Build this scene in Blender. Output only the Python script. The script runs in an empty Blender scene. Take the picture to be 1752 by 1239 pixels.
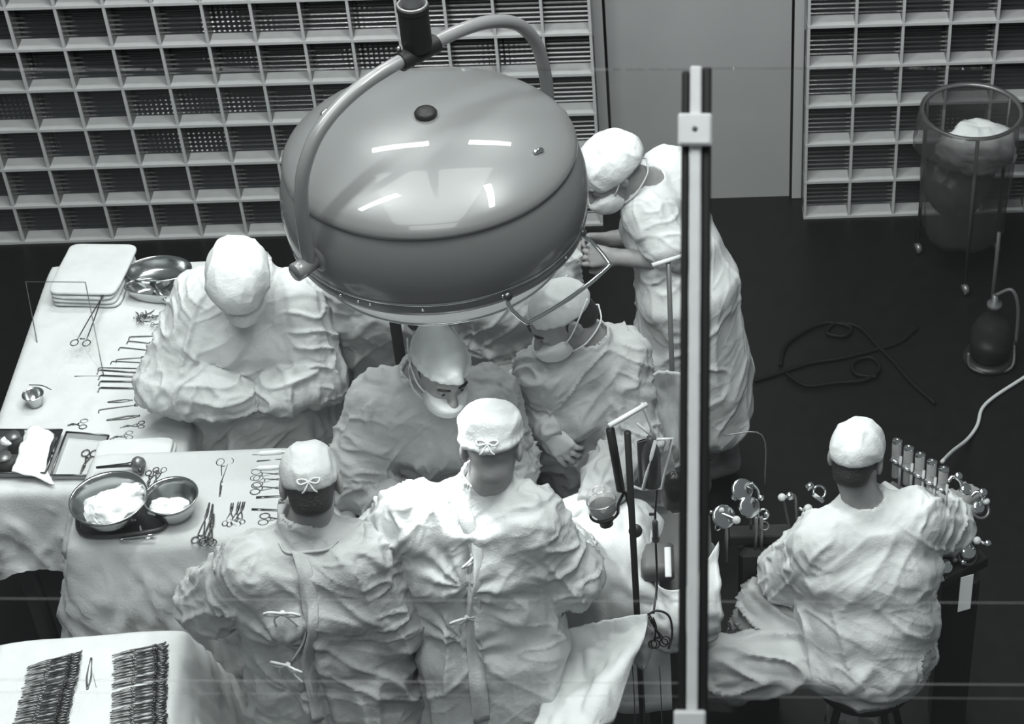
import bpy, math, random
import numpy as np
from mathutils import Vector, Matrix
from mathutils.bvhtree import BVHTree
random.seed(7)
SC = bpy.context.scene
COL = SC.collection

# ------------------------------------------------------------------ camera, world, lights, exposure
def cam_axes(yaw, pitch, roll):
    cy, sy = math.cos(yaw), math.sin(yaw)
    f = np.array([sy*math.cos(pitch), cy*math.cos(pitch), -math.sin(pitch)])
    r = np.array([cy, -sy, 0.0]); u = np.cross(r, f)
    return math.cos(roll)*r+math.sin(roll)*u, -math.sin(roll)*r+math.cos(roll)*u, f
CR, CU, CF = cam_axes(0.02952, 0.70387, -0.01437)
FPX, EYE, WALL = 3435.8, np.array([0, 0, 5.4114]), 7.3518
PX0, PY0 = 876+348.18, 619.5
cd = bpy.data.cameras.new('camera'); cam = bpy.data.objects.new('camera', cd); COL.objects.link(cam)
cd.sensor_width = 36.0; cd.sensor_fit = 'HORIZONTAL'; cd.lens = FPX/1752*36.0
cd.shift_x = -(PX0-876)/1752; cd.clip_start = 0.05; cd.clip_end = 60
cam.matrix_world = Matrix(((CR[0], CU[0], -CF[0], EYE[0]), (CR[1], CU[1], -CF[1], EYE[1]), (CR[2], CU[2], -CF[2], EYE[2]), (0, 0, 0, 1)))
cd.dof.use_dof = True; cd.dof.focus_distance = 5.2; cd.dof.aperture_fstop = 15.0
SC.camera = cam

def at(px, py, z):                       # where the sight line through a pixel meets height z
    d = CF+CR*(px-PX0)/FPX-CU*(py-PY0)/FPX
    return EYE+d*((z-EYE[2])/d[2])
def at_y(px, py, y):
    d = CF+CR*(px-PX0)/FPX-CU*(py-PY0)/FPX
    return EYE+d*(y/d[1])

w = bpy.data.worlds.new('world'); SC.world = w; w.use_nodes = True
w.node_tree.nodes['Background'].inputs['Color'].default_value = (0.90, 0.98, 1.0, 1)
w.node_tree.nodes['Background'].inputs['Strength'].default_value = 0.17

def area(name, loc, target, sx, sy, power):
    l = bpy.data.lights.new(name, 'AREA'); l.shape = 'RECTANGLE'; l.size = sx; l.size_y = sy; l.energy = power
    l.color = (0.97, 1.0, 0.99)
    o = bpy.data.objects.new(name, l); COL.objects.link(o); o.location = loc
    o.rotation_euler = (Vector(target)-Vector(loc)).to_track_quat('-Z', 'Y').to_euler()
    return o
area('ceiling_light', (-0.75, 4.25, 4.9), (-0.75, 4.25, 0), 1.9, 3.0, 132)
area('ceiling_strip_light', (-1.85, 4.4, 4.8), (-1.55, 4.6, 1), 0.16, 1.3, 62)
area('ceiling_strip_light', (0.55, 4.4, 4.8), (0.45, 4.6, 1), 0.16, 1.3, 78)
area('ceiling_strip_light', (-1.35, 6.75, 4.8), (-1.3, 6.0, 1), 0.8, 0.16, 44)
area('ceiling_strip_light', (0.0, 6.75, 4.8), (0.0, 6.0, 1), 0.8, 0.16, 26)
area('gallery_fill_light', (-0.5, 1.3, 6.0), (-0.5, 4.6, 1), 2.4, 0.9, 56)  # added front fill to lift the gowns and the window bar
SC.view_settings.view_transform = 'Standard'; SC.view_settings.look = 'None'
SC.view_settings.exposure = 0.0; SC.view_settings.gamma = 1.0; SC.view_settings.use_curve_mapping = False

# ------------------------------------------------------------------ materials
MATS = {}
def nd(nt, t, **kw):
    n = nt.nodes.new(t)
    for k, v in kw.items(): setattr(n, k, v)
    return n
def mat(name, v, rough=0.6, metal=0.0, noise=0.0, nscale=30.0, bump=0.0, bscale=200.0, trans=0.0, ior=1.45, coat=0.0, alpha=1.0, tint=(0.975, 1.0, 1.0), emit=0.0, spec=0.5, crease=0.0):
    if name in MATS: return MATS[name]
    m = bpy.data.materials.new(name); m.use_nodes = True; nt = m.node_tree; b = nt.nodes['Principled BSDF']
    c = (v*tint[0], v*tint[1], v*tint[2], 1)
    b.inputs['Base Color'].default_value = c
    b.inputs['Roughness'].default_value = rough; b.inputs['Metallic'].default_value = metal
    b.inputs['Transmission Weight'].default_value = trans; b.inputs['IOR'].default_value = ior
    b.inputs['Coat Weight'].default_value = coat; b.inputs['Alpha'].default_value = alpha
    b.inputs['Specular IOR Level'].default_value = spec
    if emit:
        b.inputs['Emission Color'].default_value = (0.97, 1, 1, 1); b.inputs['Emission Strength'].default_value = emit
    tc = nd(nt, 'ShaderNodeTexCoord')
    if noise:
        n = nd(nt, 'ShaderNodeTexNoise'); n.inputs['Scale'].default_value = nscale; n.inputs['Detail'].default_value = 5
        nt.links.new(tc.outputs['Object'], n.inputs['Vector'])
        r = nd(nt, 'ShaderNodeMapRange'); r.inputs['From Min'].default_value = 0.3; r.inputs['From Max'].default_value = 0.7
        r.inputs['To Min'].default_value = 1-noise; r.inputs['To Max'].default_value = 1+noise
        nt.links.new(n.outputs['Fac'], r.inputs['Value'])
        mx = nd(nt, 'ShaderNodeVectorMath', operation='SCALE'); mx.inputs[0].default_value = c[:3]
        nt.links.new(r.outputs['Result'], mx.inputs['Scale']); nt.links.new(mx.outputs['Vector'], b.inputs['Base Color'])
    if crease:
        n0 = nd(nt, 'ShaderNodeTexNoise', noise_type='RIDGED_MULTIFRACTAL'); n0.inputs['Scale'].default_value = 10.0; n0.inputs['Detail'].default_value = 5; n0.inputs['Distortion'].default_value = 1.2
        mp = nd(nt, 'ShaderNodeMapping'); mp.inputs['Scale'].default_value = (1.2, 1.2, 0.4); nt.links.new(tc.outputs['Object'], mp.inputs['Vector']); nt.links.new(mp.outputs['Vector'], n0.inputs['Vector'])
        b0 = nd(nt, 'ShaderNodeBump'); b0.inputs['Strength'].default_value = crease; b0.inputs['Distance'].default_value = 0.009
        nt.links.new(n0.outputs['Fac'], b0.inputs['Height']); nt.links.new(b0.outputs['Normal'], b.inputs['Normal'])
    if bump:
        n = nd(nt, 'ShaderNodeTexNoise'); n.inputs['Scale'].default_value = bscale; n.inputs['Detail'].default_value = 3
        nt.links.new(tc.outputs['Object'], n.inputs['Vector'])
        bp = nd(nt, 'ShaderNodeBump'); bp.inputs['Strength'].default_value = bump; bp.inputs['Distance'].default_value = 0.004
        nt.links.new(n.outputs['Fac'], bp.inputs['Height']); nt.links.new(bp.outputs['Normal'], b.inputs['Normal'])
        if crease: nt.links.new(b0.outputs['Normal'], bp.inputs['Normal'])
    MATS[name] = m
    return m
GOWN = mat('grey_cotton_gown', 0.42, 0.9, noise=0.10, nscale=9, bump=0.35, bscale=160, spec=0.15, crease=0.3)
GOWN_PALE = mat('pale_cotton_gown', 0.55, 0.9, noise=0.08, nscale=9, bump=0.35, bscale=160, spec=0.15, crease=0.3)
WHITE = mat('white_cotton', 0.60, 0.9, noise=0.05, nscale=14, bump=0.3, bscale=170, spec=0.15, crease=0.3)
CAP = mat('white_cap_cotton', 0.66, 0.9, noise=0.05, nscale=20, bump=0.4, bscale=140, spec=0.15)
CAP_GREY = mat('grey_cap_cotton', 0.52, 0.9, noise=0.07, nscale=20, bump=0.4, bscale=140, spec=0.15)
SHEET = mat('table_sheet_cotton', 0.55, 0.9, noise=0.05, nscale=6, bump=0.3, bscale=150, spec=0.15, crease=0.3)
SHEET_GREY = mat('grey_drape_cotton', 0.48, 0.9, noise=0.08, nscale=7, bump=0.35, bscale=150, spec=0.15, crease=0.3)
PANTS = mat('pale_grey_trouser_cotton', 0.42, 0.9, noise=0.06, nscale=9, bump=0.3, bscale=170, spec=0.15, crease=0.3)
SKIN = mat('skin', 0.25, 0.55, noise=0.08, nscale=40, bump=0.12, bscale=260, tint=(1, 1, 1))
GLOVE = mat('rubber_glove', 0.55, 0.45, noise=0.06, nscale=40, bump=0.2, bscale=90)
HAIR = mat('dark_hair', 0.018, 0.6, noise=0.4, nscale=160, bump=0.8, bscale=220)
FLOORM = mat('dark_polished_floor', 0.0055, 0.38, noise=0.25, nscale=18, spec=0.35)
FRAMEM = mat('painted_grid_frame', 0.46, 0.55, noise=0.05, nscale=20)
DOORM = mat('painted_grey_door', 0.34, 0.5, noise=0.03, nscale=4)
JAMBM = mat('painted_jamb', 0.40, 0.5)
DARKGAP = mat('black_gasket', 0.006, 0.5)
ENAMEL = mat('grey_lamp_enamel', 0.115, 0.34, noise=0.025, nscale=420, coat=0.35)
ENAMEL_DARK = mat('dark_lamp_enamel', 0.12, 0.3)
YOKEM = mat('grey_yoke_enamel', 0.13, 0.3, coat=0.3)
STEEL = mat('polished_steel', 0.55, 0.2, metal=1.0)
STEEL_DARK = mat('dull_instrument_steel', 0.16, 0.34, metal=1.0)
CHROME = mat('chrome', 0.72, 0.12, metal=1.0)
BLACK = mat('black_rubber', 0.012, 0.4)
BLACKMETAL = mat('black_painted_metal', 0.010, 0.5, spec=0.3)
ALU = mat('pale_aluminium_bar', 0.55, 0.5, noise=0.04, nscale=60)
GLASS = mat('clear_glass', 0.9, 0.03, trans=1.0, ior=1.45)
PAPER = mat('pale_paper', 0.62, 0.8)
GREYBOX = mat('grey_painted_metal', 0.085, 0.5)
DARKGREY = mat('dark_grey_metal', 0.05, 0.4)
GAUZE = mat('white_gauze', 0.82, 0.95, bump=0.5, bscale=120)
MIDGREY = mat('mid_grey_metal', 0.2, 0.35, metal=0.6)
LENS = mat('lamp_lens_glass', 0.8, 0.25, emit=0.2)

def glass_block_mat():
    m = bpy.data.materials.new('ribbed_dark_glass'); m.use_nodes = True; nt = m.node_tree; b = nt.nodes['Principled BSDF']
    b.inputs['Base Color'].default_value = (0.012, 0.014, 0.015, 1); b.inputs['Roughness'].default_value = 0.2; b.inputs['IOR'].default_value = 1.7
    tc = nd(nt, 'ShaderNodeTexCoord'); sp = nd(nt, 'ShaderNodeSeparateXYZ'); nt.links.new(tc.outputs['Object'], sp.inputs[0])
    mu = nd(nt, 'ShaderNodeMath', operation='MULTIPLY'); mu.inputs[1].default_value = 2*math.pi/0.0222; nt.links.new(sp.outputs['X'], mu.inputs[0])
    sn = nd(nt, 'ShaderNodeMath', operation='SINE'); nt.links.new(mu.outputs[0], sn.inputs[0])
    n = nd(nt, 'ShaderNodeTexNoise'); n.inputs['Scale'].default_value = 2.2; nt.links.new(tc.outputs['Object'], n.inputs['Vector'])
    rr = nd(nt, 'ShaderNodeMapRange'); rr.inputs['From Min'].default_value = 0.60; rr.inputs['From Max'].default_value = 0.75; nt.links.new(n.outputs['Fac'], rr.inputs['Value'])
    m2 = nd(nt, 'ShaderNodeMath', operation='MULTIPLY'); nt.links.new(sn.outputs[0], m2.inputs[0]); nt.links.new(rr.outputs[0], m2.inputs[1])
    bp = nd(nt, 'ShaderNodeBump'); bp.inputs['Strength'].default_value = 0.28; bp.inputs['Distance'].default_value = 0.003
    nt.links.new(m2.outputs[0], bp.inputs['Height']); nt.links.new(bp.outputs['Normal'], b.inputs['Normal'])
    return m
RIBGLASS = glass_block_mat()
def pane_mat():
    m = bpy.data.materials.new('observation_window_glass'); m.use_nodes = True; nt = m.node_tree
    nt.nodes.remove(nt.nodes['Principled BSDF'])
    t = nd(nt, 'ShaderNodeBsdfTransparent'); t.inputs['Color'].default_value = (0.985, 0.995, 0.99, 1)
    g = nd(nt, 'ShaderNodeBsdfGlossy'); g.inputs['Roughness'].default_value = 0.02
    f = nd(nt, 'ShaderNodeFresnel'); f.inputs['IOR'].default_value = 1.45
    mx = nd(nt, 'ShaderNodeMixShader'); nt.links.new(f.outputs[0], mx.inputs[0]); nt.links.new(t.outputs[0], mx.inputs[1]); nt.links.new(g.outputs[0], mx.inputs[2])
    nt.links.new(mx.outputs[0], nt.nodes['Material Output'].inputs['Surface'])
    return m
PANE = pane_mat()
def film_mat(name, v, op):
    m = bpy.data.materials.new(name); m.use_nodes = True; nt = m.node_tree; b = nt.nodes['Principled BSDF']
    b.inputs['Base Color'].default_value = (v, v, v, 1); b.inputs['Roughness'].default_value = 0.3
    tr = nd(nt, 'ShaderNodeBsdfTransparent'); mx = nd(nt, 'ShaderNodeMixShader'); mx.inputs[0].default_value = op
    nt.links.new(tr.outputs[0], mx.inputs[1]); nt.links.new(b.outputs[0], mx.inputs[2]); nt.links.new(mx.outputs[0], nt.nodes['Material Output'].inputs['Surface'])
    return m
FILM = film_mat('clear_plastic_film', 0.06, 0.5)
REFLINE = film_mat('reflection_film', 0.6, 0.16)
THINGLASS = film_mat('thin_laboratory_glass', 0.75, 0.28)

# ------------------------------------------------------------------ mesh helpers
def link_mesh(name, V, F, m, parent=None, smooth=True):
    me = bpy.data.meshes.new(name)
    V = np.asarray(V, dtype=np.float32)
    if isinstance(F, np.ndarray) and F.ndim == 2:
        n = F.shape[1]
        me.vertices.add(len(V)); me.vertices.foreach_set('co', V.ravel())
        me.loops.add(F.size); me.loops.foreach_set('vertex_index', F.astype(np.int32).ravel())
        me.polygons.add(len(F)); me.polygons.foreach_set('loop_start', np.arange(0, F.size, n, dtype=np.int32))
        me.polygons.foreach_set('loop_total', np.full(len(F), n, dtype=np.int32))
        me.update(calc_edges=True)
    else:
        me.from_pydata([tuple(map(float, v)) for v in V], [], F)
    me.polygons.foreach_set('use_smooth', np.full(len(me.polygons), smooth))
    me.materials.append(m)
    o = bpy.data.objects.new(name, me); COL.objects.link(o)
    if parent is not None:
        o.parent = parent; o.matrix_parent_inverse = Matrix.Translation(-parent.location) if parent.parent is None else parent.matrix_parent_inverse.copy()
        if parent.parent is not None:
            o.matrix_parent_inverse = Matrix.Identity(4)
    return o

def frame_of(d):
    d = np.asarray(d, float); d = d/np.linalg.norm(d)
    a = np.array([0, 0, 1.0]) if abs(d[2]) < 0.9 else np.array([1.0, 0, 0])
    u = np.cross(d, a); u /= np.linalg.norm(u)
    return d, u, np.cross(d, u)

class MB:                                # gathers shapes; build() links them as ONE mesh object (vertices in world space)
    def __init__(s): s.V = []; s.F = []
    def add(s, V, F):
        k = len(s.V); s.V += [tuple(map(float, v)) for v in V]; s.F += [tuple(i+k for i in f) for f in F]; return s
    def box(s, c, half, ax=None, bev=0.0):
        c = np.array(c, float); ax = np.eye(3) if ax is None else np.array(ax, float)
        hx, hy, hz = half; b = min(bev, hx*.9, hy*.9, hz*.9)
        if b <= 0:
            P = [c+ax[0]*hx*i+ax[1]*hy*j+ax[2]*hz*k for i in (-1, 1) for j in (-1, 1) for k in (-1, 1)]
            return s.add(P, [(0, 1, 3, 2), (4, 6, 7, 5), (0, 4, 5, 1), (2, 3, 7, 6), (0, 2, 6, 4), (1, 5, 7, 3)])
        rings = []
        for (z, inset) in ((-hz, b), (-hz+b, 0), (hz-b, 0), (hz, b)):
            x, y = hx-inset, hy-inset; e = b*0.7
            rings.append([(x-e, -y), (x, -y+e), (x, y-e), (x-e, y), (-x+e, y), (-x, y-e), (-x, -y+e), (-x+e, -y)])
        P = []; F = []
        for r, z in zip(rings, (-hz, -hz+b, hz-b, hz)): P += [c+ax[0]*p[0]+ax[1]*p[1]+ax[2]*z for p in r]
        for k in range(3):
            for i in range(8): F.append((k*8+i, k*8+(i+1) % 8, k*8+8+(i+1) % 8, k*8+8+i))
        F.append(tuple(range(7, -1, -1))); F.append(tuple(range(24, 32)))
        return s.add(P, F)
    def tube(s, pts, r, n=8, closed=False, caps=True):
        pts = [np.array(p, float) for p in pts]; m = len(pts)
        r = [r]*m if np.isscalar(r) else list(r)
        P = []; F = []; u = None
        for i in range(m):
            if closed: d = pts[(i+1) % m]-pts[i-1]
            else: d = pts[min(i+1, m-1)]-pts[max(i-1, 0)]
            L = np.linalg.norm(d); d = d/L if L > 1e-9 else np.array([0, 0, 1.0])
            if u is None: _, u, v = frame_of(d)
            else:
                u = u-d*np.dot(u, d); u /= max(np.linalg.norm(u), 1e-9); v = np.cross(d, u)
            for k in range(n):
                a = 2*math.pi*k/n; P.append(pts[i]+(u*math.cos(a)+v*math.sin(a))*r[i])
        for i in range(m if closed else m-1):
            j = (i+1) % m
            for k in range(n): F.append((i*n+k, i*n+(k+1) % n, j*n+(k+1) % n, j*n+k))
        if caps and not closed:
            F.append(tuple(range(n-1, -1, -1))); F.append(tuple(range((m-1)*n, m*n)))
        return s.add(P, F)
    def ring(s, c, nrm, R, r, n=24, k=8, sx=1.0, ax=None):
        d, u, v = frame_of(nrm)
        if ax is not None: u = np.array(ax, float); u /= np.linalg.norm(u); v = np.cross(d, u)
        return s.tube([np.array(c)+u*R*sx*math.cos(2*math.pi*i/n)+v*R*math.sin(2*math.pi*i/n) for i in range(n)], r, k, closed=True)
    def lathe(s, c, prof, n=32, axis=(0, 0, 1), sx=1.0, cap=True, ax=None):    # prof: (radius, height along axis)
        d, u, v = frame_of(axis)
        if ax is not None: u = np.array(ax, float); u /= np.linalg.norm(u); v = np.cross(d, u)
        c = np.array(c, float); P = []; F = []
        for (r, h) in prof:
            for i in range(n):
                a = 2*math.pi*i/n; P.append(c+d*h+u*r*sx*math.cos(a)+v*r*math.sin(a))
        for k in range(len(prof)-1):
            for i in range(n): F.append((k*n+i, k*n+(i+1) % n, k*n+n+(i+1) % n, k*n+n+i))
        if cap:
            if prof[0][0] > 1e-6: F.append(tuple(range(n-1, -1, -1)))
            if prof[-1][0] > 1e-6: F.append(tuple(range((len(prof)-1)*n, len(prof)*n)))
        return s.add(P, F)
    def build(s, name, m, parent=None, smooth=True, auto=None):
        o = link_mesh(name, s.V, s.F, m, parent, smooth)
        if smooth and auto:
            o.data.set_sharp_from_angle(angle=math.radians(auto))
        return o

def tag(o, label=None, cat=None, group=None, kind=None):
    if label: o['label'] = label
    if cat: o['category'] = cat
    if group: o['group'] = group
    if kind: o['kind'] = kind
    return o
def thing(name, loc, label, cat, group=None):
    o = bpy.data.objects.new(name, None); COL.objects.link(o); o.location = tuple(map(float, loc)); o.empty_display_size = 0.05
    return tag(o, label, cat, group)
def tube_obj(name, pts, r, m, parent=None, n=8):
    return MB().tube(pts, r, n).build(name, m, parent)
def spline(pts, k=8):                    # Catmull-Rom through points
    P = [np.array(p, float) for p in pts]; P = [2*P[0]-P[1]]+P+[2*P[-1]-P[-2]]; out = []
    for i in range(1, len(P)-2):
        for j in range(k):
            t = j/k
            out.append(0.5*((2*P[i])+(P[i+1]-P[i-1])*t+(2*P[i-1]-5*P[i]+4*P[i+1]-P[i+2])*t*t+(-P[i-1]+3*P[i]-3*P[i+1]+P[i+2])*t**3))
    out.append(P[-2]); return out

# ------------------------------------------------------------------ noise and cloth
def vnoise(p, seed=0):
    i = np.floor(p).astype(np.int64); f = p-i; u = f*f*f*(f*(f*6-15)+10)
    def hsh(a, b, c):
        h = (a*374761393+b*668265263+c*2147483647+seed*974634777) & 0xffffffff
        h = ((h ^ (h >> 13))*1274126177) & 0xffffffff
        return ((h ^ (h >> 16)) & 0xffff)/32767.5-1
    r = 0
    for dx in (0, 1):
        for dy in (0, 1):
            for dz in (0, 1):
                wgt = (u[:, 0] if dx else 1-u[:, 0])*(u[:, 1] if dy else 1-u[:, 1])*(u[:, 2] if dz else 1-u[:, 2])
                r = r+wgt*hsh(i[:, 0]+dx, i[:, 1]+dy, i[:, 2]+dz)
    return r
def ridge(p, seed=0):                    # sharp-crested crease field, about -1..1
    q = p+0.55*np.stack([vnoise(p*0.6+9, seed+1), vnoise(p*0.6+31, seed+2), vnoise(p*0.6+57, seed+3)], 1)
    return 1-2.4*np.abs(vnoise(q, seed))
def normals_of(V, F):
    a = V[F[:, 2]]-V[F[:, 0]]; b = V[F[:, 3]]-V[F[:, 1]]
    fn = np.cross(a, b); N = np.zeros_like(V)
    for k in range(4):
        for c in range(3): N[:, c] += np.bincount(F[:, k], weights=fn[:, c], minlength=len(V))
    return N/np.maximum(np.linalg.norm(N, axis=1, keepdims=True), 1e-9)
def cloth_patch(name, ctrl, m, parent=None, k=10, seed=1, amp=0.006, freq=14.0, stretch=(1, 1, 1), thick=0.004):
    A = [spline(r, k) for r in ctrl]; cols = list(zip(*A)); G = np.array([spline(c, k) for c in cols])
    nu, nv = G.shape[:2]; V = G.reshape(-1, 3)
    I = np.arange(nu*nv).reshape(nu, nv)
    F = np.stack([I[:-1, :-1], I[1:, :-1], I[1:, 1:], I[:-1, 1:]], -1).reshape(-1, 4)
    N = normals_of(V, F); s = np.array(stretch)
    d = amp*ridge(V*freq*s, seed)+amp*0.5*ridge(V*freq*2.3*s, seed+5)
    V = V+N*d[:, None]
    n = len(V); V2 = np.concatenate([V, V-N*thick])
    B = [I[0, :], I[:, -1], I[-1, ::-1], I[::-1, 0]]
    E = np.concatenate([np.stack([b[:-1], b[1:]], 1) for b in B])
    side = np.stack([E[:, 0], E[:, 1], E[:, 1]+n, E[:, 0]+n], 1)
    return link_mesh(name, V2, np.concatenate([F, F[:, ::-1]+n, side]), m, parent)
def table_cloth(name, corners, z, drops, m, seed=1, flare=0.06, fold=0.018, amp=0.003, top_amp=0.0022, round_r=0.025, flares=None):
    # corners: 4 xy points in order round the table top; drops: hem drop below z for each of the 4 sides
    C = [np.array(c[:2], float) for c in corners]; cen = sum(C)/4
    per = []
    for i in range(4):
        a, b = C[i], C[(i+1) % 4]; L = np.linalg.norm(b-a); n = max(8, int(L/0.014)); e = (b-a)/L
        nrm = np.array([e[1], -e[0]]); nrm = nrm if np.dot((a+b)/2-cen, nrm) > 0 else -nrm
        for k in range(n):
            per.append((a+(b-a)*(k/n), nrm, i, k/n, L))
    M = len(per); V = []; R = 26; rd = 26
    P = np.array([p[0] for p in per])
    nr = np.zeros((M, 2)); dr = np.zeros(M); fl = np.zeros(M)
    fls = flares or [flare]*4
    for j, (p, nm, i, t, L) in enumerate(per):
        wgt = 0.0; nb = nm; dd = drops[i]; ff = fls[i]
        c = min(0.06/L, 0.4)
        if t < c:
            wgt = 0.5*(1-t/c); pn = per[j-1-int(0) if False else j-1]
            pi = (i-1) % 4
        elif t > 1-c:
            wgt = 0.5*(1-(1-t)/c); pi = (i+1) % 4
        if wgt > 0:
            a, b = C[pi], C[(pi+1) % 4]; e = (b-a)/np.linalg.norm(b-a); q = np.array([e[1], -e[0]])
            q = q if np.dot((a+b)/2-cen, q) > 0 else -q
            nb = nm*(1-wgt)+q*wgt; dd = drops[i]*(1-wgt)+drops[pi]*wgt; ff = fls[i]*(1-wgt)+fls[pi]*wgt
        nr[j] = nb/np.linalg.norm(nb); dr[j] = dd; fl[j] = ff
    s = np.arange(M)*0.014
    fo = np.array([vnoise(np.array([[x*7.0, seed*3.1, 0.5]]), seed)[0]+0.5*vnoise(np.array([[x*15.0, seed*5.1, 4.5]]), seed+2)[0] for x in s])
    fo = fo*np.clip(np.minimum(s, s[-1]-s)/0.1, 0, 1)
    for k in range(R):                   # top, inward rings to the rim
        t = (k/(R-1))**0.8
        q = cen+(P-cen)*t
        q3 = np.concatenate([q, np.full((M, 1), 0.0)], 1)
        zz = z+top_amp*ridge(q3*7, seed+9)*(1 if k < R-1 else 0.3)
        V.append(np.concatenate([q, zz[:, None]], 1))
    for k in range(1, rd+1):
        t = k/rd; h = t*dr
        arc = np.minimum(h/round_r, math.pi/2)
        out = round_r*np.sin(arc)+fl*t+(fold*t**0.8*fo)*(h > round_r)
        down = np.where(h < round_r*math.pi/2, round_r*(1-np.cos(arc)), h-round_r*(math.pi/2-1))
        V.append(np.concatenate([P+nr*out[:, None], (z-down)[:, None]], 1))
    V = np.concatenate(V); T = R+rd; I = np.arange(T*M).reshape(T, M); J = np.roll(I, -1, axis=1)
    F = np.stack([I[:-1], I[1:], J[1:], J[:-1]], -1).reshape(-1, 4)
    N = normals_of(V, F); up = N[R*M//2, 2]
    if up < 0: F = F[:, ::-1]; N = -N
    hang = (V[:, 2] < z-0.02)
    cz = lambda P, s_: np.clip(ridge(P, s_)*1.3, 0, 1.2)**2
    dg = np.stack([V[:, 0]+V[:, 1]+V[:, 2]*.8, V[:, 0]-V[:, 1], V[:, 2]-(V[:, 0]+V[:, 1])*.5], 1); dh = np.stack([V[:, 0]+V[:, 1]-V[:, 2]*.7, V[:, 0]-V[:, 1], V[:, 2]+(V[:, 0]+V[:, 1])*.6], 1)
    V = V+N*((amp*(1.6*cz(V*np.array([9, 9, 1.6]), seed+4)+1.5*cz(dg*np.array([12, 6, 3.5]), seed+6)+1.3*cz(dh*np.array([16, 8, 4]), seed+7)+.6*cz(V*np.array([30, 30, 14.]), seed+8)))*(np.clip((z-0.02-V[:, 2])/0.13, 0, 1)*1.25))[:, None]
    return link_mesh(name, V, F, m)

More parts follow.
